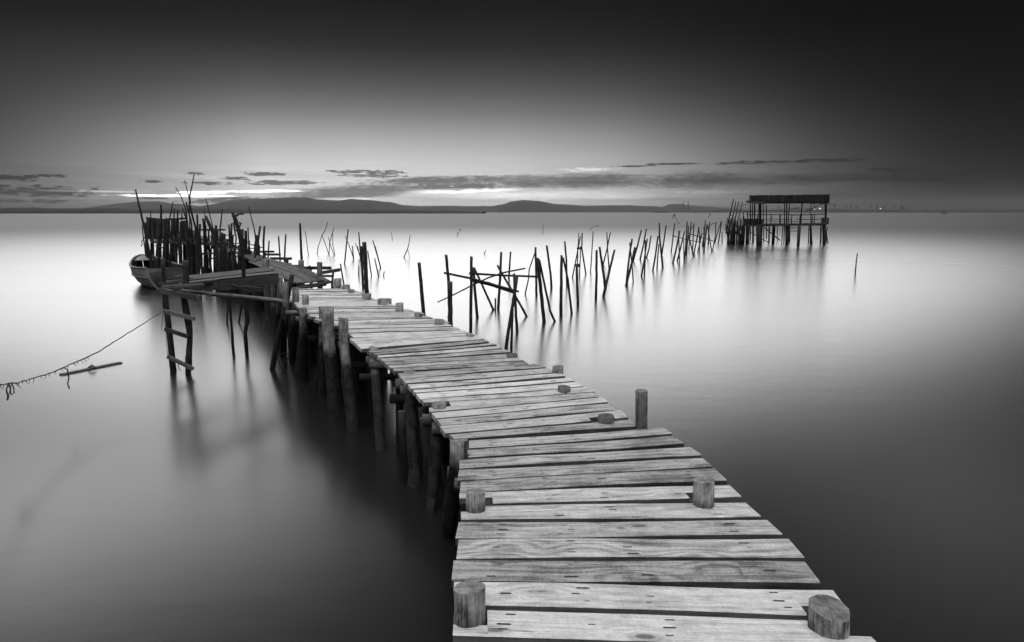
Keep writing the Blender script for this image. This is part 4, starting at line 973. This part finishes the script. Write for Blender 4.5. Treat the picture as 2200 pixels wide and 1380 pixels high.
# floor
a, b_, c, d = PY(1597, 482.5, Y0 - .3), PY(1775, 480.5, Y0 - .3), PY(1775, 480.5, Y0 - .3), PY(1597, 482.5, Y0 - .3)
for q in (c, d): q.x *= (Y1 + .3) / (Y0 - .3); q.y = Y1 + .3
for i in range(24):
    u0, u1 = i / 24 + .001, (i + 1) / 24 - .001
    plank_mesh(d.lerp(c, u0), d.lerp(c, u1), a.lerp(b_, u1), a.lerp(b_, u0), th=.05, n=1, nails=False, seed=i).build('floor_board', M['greyboard'], sh, smooth=False)
sb(1598, 484.5, 1774, 482.5, 4.5, Y0 - .25, 'floor_beam', .05); sb(1600, 484, 1774, 482.5, 4.5, Y1 + .2, 'floor_beam', .05)
# roof: sagging thatch slab with ragged edge
def thatch():
    mb = MB(); nx, ny = 40, 5; rr = random.Random(3)
    x0, x1 = 1612, 1782
    top, bot = [], []
    for j in range(ny + 1):
        for i in range(nx + 1):
            u = i / nx; v = j / ny
            px0 = x0 + (x1 - x0) * u
            yb = 434.5 + .6 * math.sin(u * 9) + rr.uniform(-.7, .9); yt = 421 - 2.6 * u + (rr.uniform(-1.6, 1.2) if u < .2 else rr.uniform(-.5, .4))
            Y = Y0 - .5 + v * 4.2
            pf = PY(px0, yb, Y0 - .5); pb = PY(px0, yt, Y0 - .5)
            z0 = pf.z + (pb.z - pf.z) * v; xx = pf.x * Y / (Y0 - .5) + (rr.uniform(-.14, .05) if i == 0 else 0)
            top.append(Vector((xx, Y, z0 + rr.uniform(-.03, .03) + .06))); bot.append(Vector((xx, Y, z0 - .09 + rr.uniform(-.03, .03))))
    mb.v = top + bot; N = len(top)
    for j in range(ny):
        for i in range(nx):
            a = j * (nx + 1) + i; q = (a, a + 1, a + nx + 2, a + nx + 1)
            mb.face(q, [(0, 0)] * 4); mb.face(tuple(k + N for k in q[::-1]), [(0, 0)] * 4)
    for i in range(nx):
        mb.face((i, i + N, i + 1 + N, i + 1), [(0, 0)] * 4); k = ny * (nx + 1) + i; mb.face((k + 1, k + 1 + N, k + N, k), [(0, 0)] * 4)
    for j in range(ny):
        a = j * (nx + 1); mb.face((a, a + nx + 1, a + nx + 1 + N, a + N), [(0, 0)] * 4); a += nx; mb.face((a + nx + 1, a, a + N, a + nx + 1 + N), [(0, 0)] * 4)
    # front fringe hanging down, ragged reeds
    for i in range(150):
        u = rr.random(); p = PY(x0 + (x1 - x0) * u, 420.5 - 2.4 * u + rr.uniform(-.8, 1), Y0 - .55); q = PY(x0 + (x1 - x0) * u + rr.uniform(-2, 2), 435 + rr.uniform(-.5, 1.4), Y0 - .6)
        mb.tube([p, q], [.045, .03], 5, .2, endcap=False, startcap=False)
    mb2 = mb
    return mb.build('thatch', M['thatch'], sh, smooth=False)
thatch()
for i in range(34):    # hanging front mat of reeds
    u = (i + .5) / 34; x = 1613 + 168 * u
    sb(x - 2.7, 427.6 - 1.2 * u + random.uniform(-.6, .4), x + 2.7, 427.6 - 1.2 * u + random.uniform(-.6, .4), 14 + random.uniform(-1, 1.5), Y0 - .52 + random.uniform(-.03, .03), 'reed_mat', .03)
sb(1605.7, 433.5, 1640, 436.5, 4.5, Y0 - .8, 'eave_board', .3); sb(1609, 420.5, 1640, 420, 1.3, Y0 - .4, 'roof_pole', .03); sb(1613, 435.5, 1781, 435.0, 2.5, Y0 - .2, 'roof_beam'); sb(1640, 436.5, 1781, 436, 2.2, Y1, 'roof_beam')
rr = random.Random(5)
for x, w_, Y in ((1612, 2.4, Y1), (1616.5, 2, Y0 + 1), (1621, 3, Y0), (1630, 2, Y1), (1633.5, 4.6, Y0 - .1), (1640, 1.8, Y1), (1685.5, 2.2, Y0), (1690, 2.6, Y1 - .5), (1696, 2, Y0 + .2), (1723, 2.8, Y0), (1774, 4.6, Y0), (1742, 1.6, Y1)):
    sp([(x + .5, 436), (x - (3 if x in (1696, 1723) else 0), 484)], w_, Y, 'post')
for x, b, w_, dx in ((1598, 524, 3.4, 2), (1608, 523, 3, 1), (1618, 521, 4, 0), (1629.5, 529, 10, 0), (1634, 527, 6, 2), (1641, 520, 2, 0), (1652, 522, 3.4, 1), (1662, 524, 4, 2), (1659, 524, 2.6, 2), (1670, 520, 1.6, 0), (1679.5, 525, 2, 2.5), (1684, 525, 2.2, 1.5), (1690, 527, 7, 1), (1695, 520, 5, 1), (1715, 530, 6.5, 2.5), (1742, 525, 4, 0), (1737, 524, 2.2, 1.5), (1745, 528, 2, -2), (1763, 524, 3.2, 1), (1770, 526, 6, 0), (1775, 522, 3, -2), (1605, 520, 2.4, 2), (1587, 528, 3, 0), (1592, 519, 2.6, 2), (1612, 518, 2.6, 0)):
    Y = PZ(x, b, 0).y; sp([(x + dx, 484), (x, b)], w_, Y, 'stilt', below=-.4)
sp([(1646.6, 440), (1647, 480), (1646.6, 514)], 2, Y0 - .3, 'pole'); sp([(1778, 487), (1775.5, 500), (1779, 524)], 2, Y0 - .4, 'pole'); sp([(1675, 459), (1675, 485)], 1.6, Y1, 'pole')
for x in (1656, 1676, 1700, 1718, 1744, 1749, 1612, 1626): sp([(x + 1.5, 460.5), (x, 482)], 2, Y0 - .2, 'baluster')
sb(1607, 461.5, 1700, 461.5, 1.6, Y0 - .2, 'handrail'); sb(1700, 462.3, 1777, 460.5, 1.8, Y0 - .2, 'handrail'); sb(1641, 471, 1700, 471.5, 1.1, Y1, 'handrail'); sb(1712, 472, 1772, 471, 1.5, Y0 - .2, 'handrail'); sb(1641, 475, 1720, 476, 1.0, Y1, 'handrail')
sb(1597, 455.6, 1618, 455.6, 1.4, Y0, 'handrail'); sp([(1597, 455), (1597, 480)], 1.8, Y0, 'baluster'); sp([(1606, 455), (1606, 480)], 2.2, Y0, 'baluster')
for i in range(14): x = 1598 + i * 3.1; sb(x - 1.5, 476.5, x + 1.5, 476.5, 11.5 + rr.uniform(-2, 2), Y0 - .15 + (i % 2) * .05, 'side_board', .02)
sb(1769, 475, 1776.5, 475, 14, Y0 - .25, 'box', .35)
sp([(1638.6, 486), (1676, 517)], 2.2, Y0 - .3, 'brace'); sp([(1600, 493), (1653.4, 522.5)], 1.6, Y0 - .4, 'brace'); sp([(1729, 456), (1765, 438)], 1.3, Y1, 'brace'); sp([(1749, 439), (1751, 446)], 1.1, Y1, 'brace'); sp([(1588, 442.5), (1608, 438.5)], .8, Y0, 'brace')
for y in (489.8, 496.6): sb(1699, y, 1716, y, 1.3, Y0 - .2, 'rung')
# poles, ladder and stakes heaped at its left end
hc = empty('stake_heap', PZ(1580, 520, 0), 'jumble of leaning poles and a ladder heaped against the left end of the thatched shelter', 'pole heap')
def hpole(pts, w_, Y, nm='pole', below=None):
    V3 = [PY(x, y, Y) for x, y in pts][::-1]
    if below is not None: V3 = [Vector((V3[0].x, V3[0].y, below))] + V3
    r = wpx(w_, V3[0]) / 2
    return MB().tube(V3, [r] * len(V3), 7, .1, seed=pts[0][0]).build(nm, [M['wreck'], M['endk']], hc)
Yh = Y0 - .3
for pts, w_ in (([(1576, 428), (1568, 465), (1559.7, 502)], 2.2), ([(1581, 433), (1577, 456), (1570.5, 480), (1567, 500)], 2), ([(1587, 433), (1580, 470), (1577, 500)], 2), ([(1595, 433), (1586.4, 472), (1584, 500)], 2), ([(1557.5, 481), (1562, 495)], 1.3), ([(1568.8, 456), (1559.7, 502)], 2)):
    hpole(pts, w_, Yh)
for y, x in ((455.8, 1569), (463.5, 1567.5), (472.5, 1565.5)): a, b_ = PY(x, y, Yh), PY(x + 9, y, Yh); MB().quadbar(a, b_, (0, .02, 0), (0, 0, .018)).build('rung', M['greyboard'], hc, smooth=False)
for i in range(44):
    x = rr.uniform(1563, 1606); t0 = rr.uniform(464, 492); l = rr.uniform(-6, 5)
    hpole([(x + l, t0), (x, 505), (x - l * .4, rr.uniform(514, 533))], rr.uniform(1.4, 3.2), Yh + rr.uniform(0, 2.5), below=-.3)

# ------------------------------------------------------------------ far shore details
def bar(mb, x0, y0, x1, y1, w_, D):
    a, b_ = PY(x0, y0, D), PY(x1, y1, D); d = (b_ - a).normalized(); n_ = Vector((-d.z, 0, d.x)) * w_ * D / F / 2
    mb.quadbar(a, b_, n_, (0, w_ * D / F / 2, 0))
DC = 4300
for i, (x, y) in enumerate(((1468, 433), (1479, 433))):
    p = PY(x, 450, 6000); q = PY(x, y, 6000)
    tag(MB().tube([p, q], [4.5, 3.4], 10, .01).build('chimney', M['steel'], origin=p), ('left' if i == 0 else 'right') + ' one of two tall factory chimneys on the far shore', 'chimney', 'factory chimneys')
CL = ['leaning jib crane seen through the open shelter', 'leftmost tall jib crane right of the portal crane', 'second jib crane right of the portal crane', 'small short crane, third right of the portal crane', 'fourth crane, leaning right', 'thin faint crane between the fourth crane and the close pair', 'left one of the close pair of cranes', 'right one of the close pair of cranes, taller', 'thin crane left of the ship superstructure', 'crane rising above the dark ship superstructure']
for i, (x, y, dx) in enumerate(((1673, 440, 4), (1818, 436, 2), (1827, 437, 2), (1841, 442, 2), (1870, 438, 2.5), (1884, 438, 1), (1897, 441, 2), (1903, 437, 1), (1920, 437, 2.5), (1936.5, 437, .5))):
    base = PY(x, 452, DC); c = empty('harbour_crane', base, CL[i] + ' on the far shore', 'crane', 'cranes on the far shore')
    mb = MB(); bar(mb, x, 452, x + dx * .2, 444.5, 1.3, DC); mb.build('mast', M['steel'], c, smooth=False)
    mb = MB(); bar(mb, x, 446, x + dx, y, .8, DC); bar(mb, x - 1.5, 445, x + dx, y + .5, .35, DC); mb.build('jib', M['steel'], c, smooth=False)
    mb = MB(); bar(mb, x - 1.6, 445.6, x + 1.0, 445.6, 1.8, DC); mb.build('cab', M['steel'], c, smooth=False)
gc = empty('portal_crane', PY(1780, 452, DC), 'large square portal crane beside the right end of the shelter roof', 'crane')
for x in (1766, 1794, 1792): mb = MB(); bar(mb, x, 452, x, 438.5, 1.0, DC); mb.build('leg', M['steel'], gc, smooth=False)
mb = MB(); bar(mb, 1760, 439, 1795, 439, 1.5, DC); mb.build('girder', M['steel'], gc, smooth=False)
shp = empty('cargo_ship', PY(1940, 452, DC), 'dark ship superstructure moored among the cranes', 'ship')
mb = MB(); bar(mb, 1932, 450.5, 1950, 450.5, 2.6, DC); mb.build('hull', M['steel'], shp, smooth=False)
mb = MB(); bar(mb, 1936, 447.5, 1943, 447.5, 4, DC); bar(mb, 1937, 445, 1941, 445, 2, DC); mb.build('superstructure', M['steel'], shp, smooth=False)
sd_ = empty('factory', PY(1700, 452, DC), 'low stepped factory sheds seen through the shelter', 'factory')
for x0, x1, y in ((1690, 1700, 449), (1698, 1712, 447.5), (1706, 1716, 445.5), (1730, 1746, 448.5), (1780, 1800, 449)): mb = MB(); bar(mb, x0, (y + 453) / 2, x1, (y + 453) / 2, 453 - y, DC); mb.build('shed', M['steel'], sd_, smooth=False)
LL = ['faint harbour light, leftmost, seen through the shelter', 'bright double harbour light seen through the shelter, left half', 'bright double harbour light seen through the shelter, right half', 'harbour light between the crane groups', 'bright harbour light at the foot of the ship superstructure', 'faint harbour light right of the ship', 'rightmost harbour light']
for i, (x, y, r) in enumerate(((1750.7, 449.4, .7), (1761, 448.8, 1.0), (1763.5, 448, .9), (1892, 448.5, .8), (1931, 450, .95), (1976.6, 450, .55), (2000.5, 448, .7))):
    p = PY(x, y, DC - 300); o = empty('harbour_lamp', Vector((p.x, p.y, 0)), LL[i] + ' on the far shore', 'lamp', 'harbour lights')
    MB().tube([Vector((p.x, p.y, 0)), p], [.4, .3], 6, .01).build('lamp_post', M['steel'], o)
    rr_ = r * DC / F * .34; mb = MB(); mb.tube([p + Vector((0, 0, -rr_)), p + Vector((0, 0, -rr_ * .6)), p, p + Vector((0, 0, rr_ * .6)), p + Vector((0, 0, rr_))], [rr_ * .1, rr_ * .8, rr_, rr_ * .8, rr_ * .1], 8, 0, cap=0); mb.build('light', M['lamp'], o)
p = PY(2029, 458.6, 1150); fb = empty('fishing_boat', Vector((p.x, 1150, 0)), 'tiny low dark boat on the water at far right below the shore', 'boat')
mb = MB(); c = chain(fb)
mb.v = [c + Vector(q) for q in ((-4.6, -1.2, .75), (4.8, -1.2, .85), (4.8, 1.2, .85), (-4.6, 1.2, .75), (-3.8, -.8, -.2), (3.8, -.8, -.2), (3.8, .8, -.2), (-3.8, .8, -.2))]
for q in ((0, 1, 2, 3), (7, 6, 5, 4), (0, 4, 5, 1), (1, 5, 6, 2), (2, 6, 7, 3), (3, 7, 4, 0)): mb.face(q, [(0, 0)] * 4)
mb.build('hull', M['wreck'], fb, smooth=False)
mb = MB().quadbar(c + Vector((-1.5, 0, 1.1)), c + Vector((.8, 0, 1.1)), (0, .6, 0), (0, 0, .3)); mb.build('wheelhouse', M['wreck'], fb, smooth=False)

# ------------------------------------------------------------------ sea haze
HAZE = True
if HAZE:
    bpy.ops.mesh.primitive_cube_add(size=1, location=(0, 4400, 79)); hz = bpy.context.object; hz.name = 'haze'; hz.scale = (18000, 10000, 160)
    tag(hz, 'thin pale dusk haze over the water', kind='stuff')
    m = bpy.data.materials.new('haze'); m.use_nodes = True; t = NT(m.node_tree); t.n.clear()
    v = t.node('ShaderNodeVolumePrincipled'); v.inputs['Color'].default_value = (.5, .5, .5, 1); v.inputs['Density'].default_value = 6e-5; v.inputs['Anisotropy'].default_value = .0
    o_ = t.node('ShaderNodeOutputMaterial'); t.link(v.outputs[0], o_.inputs['Volume']); hz.data.materials.append(m)
    bpy.context.view_layer.objects.active = None
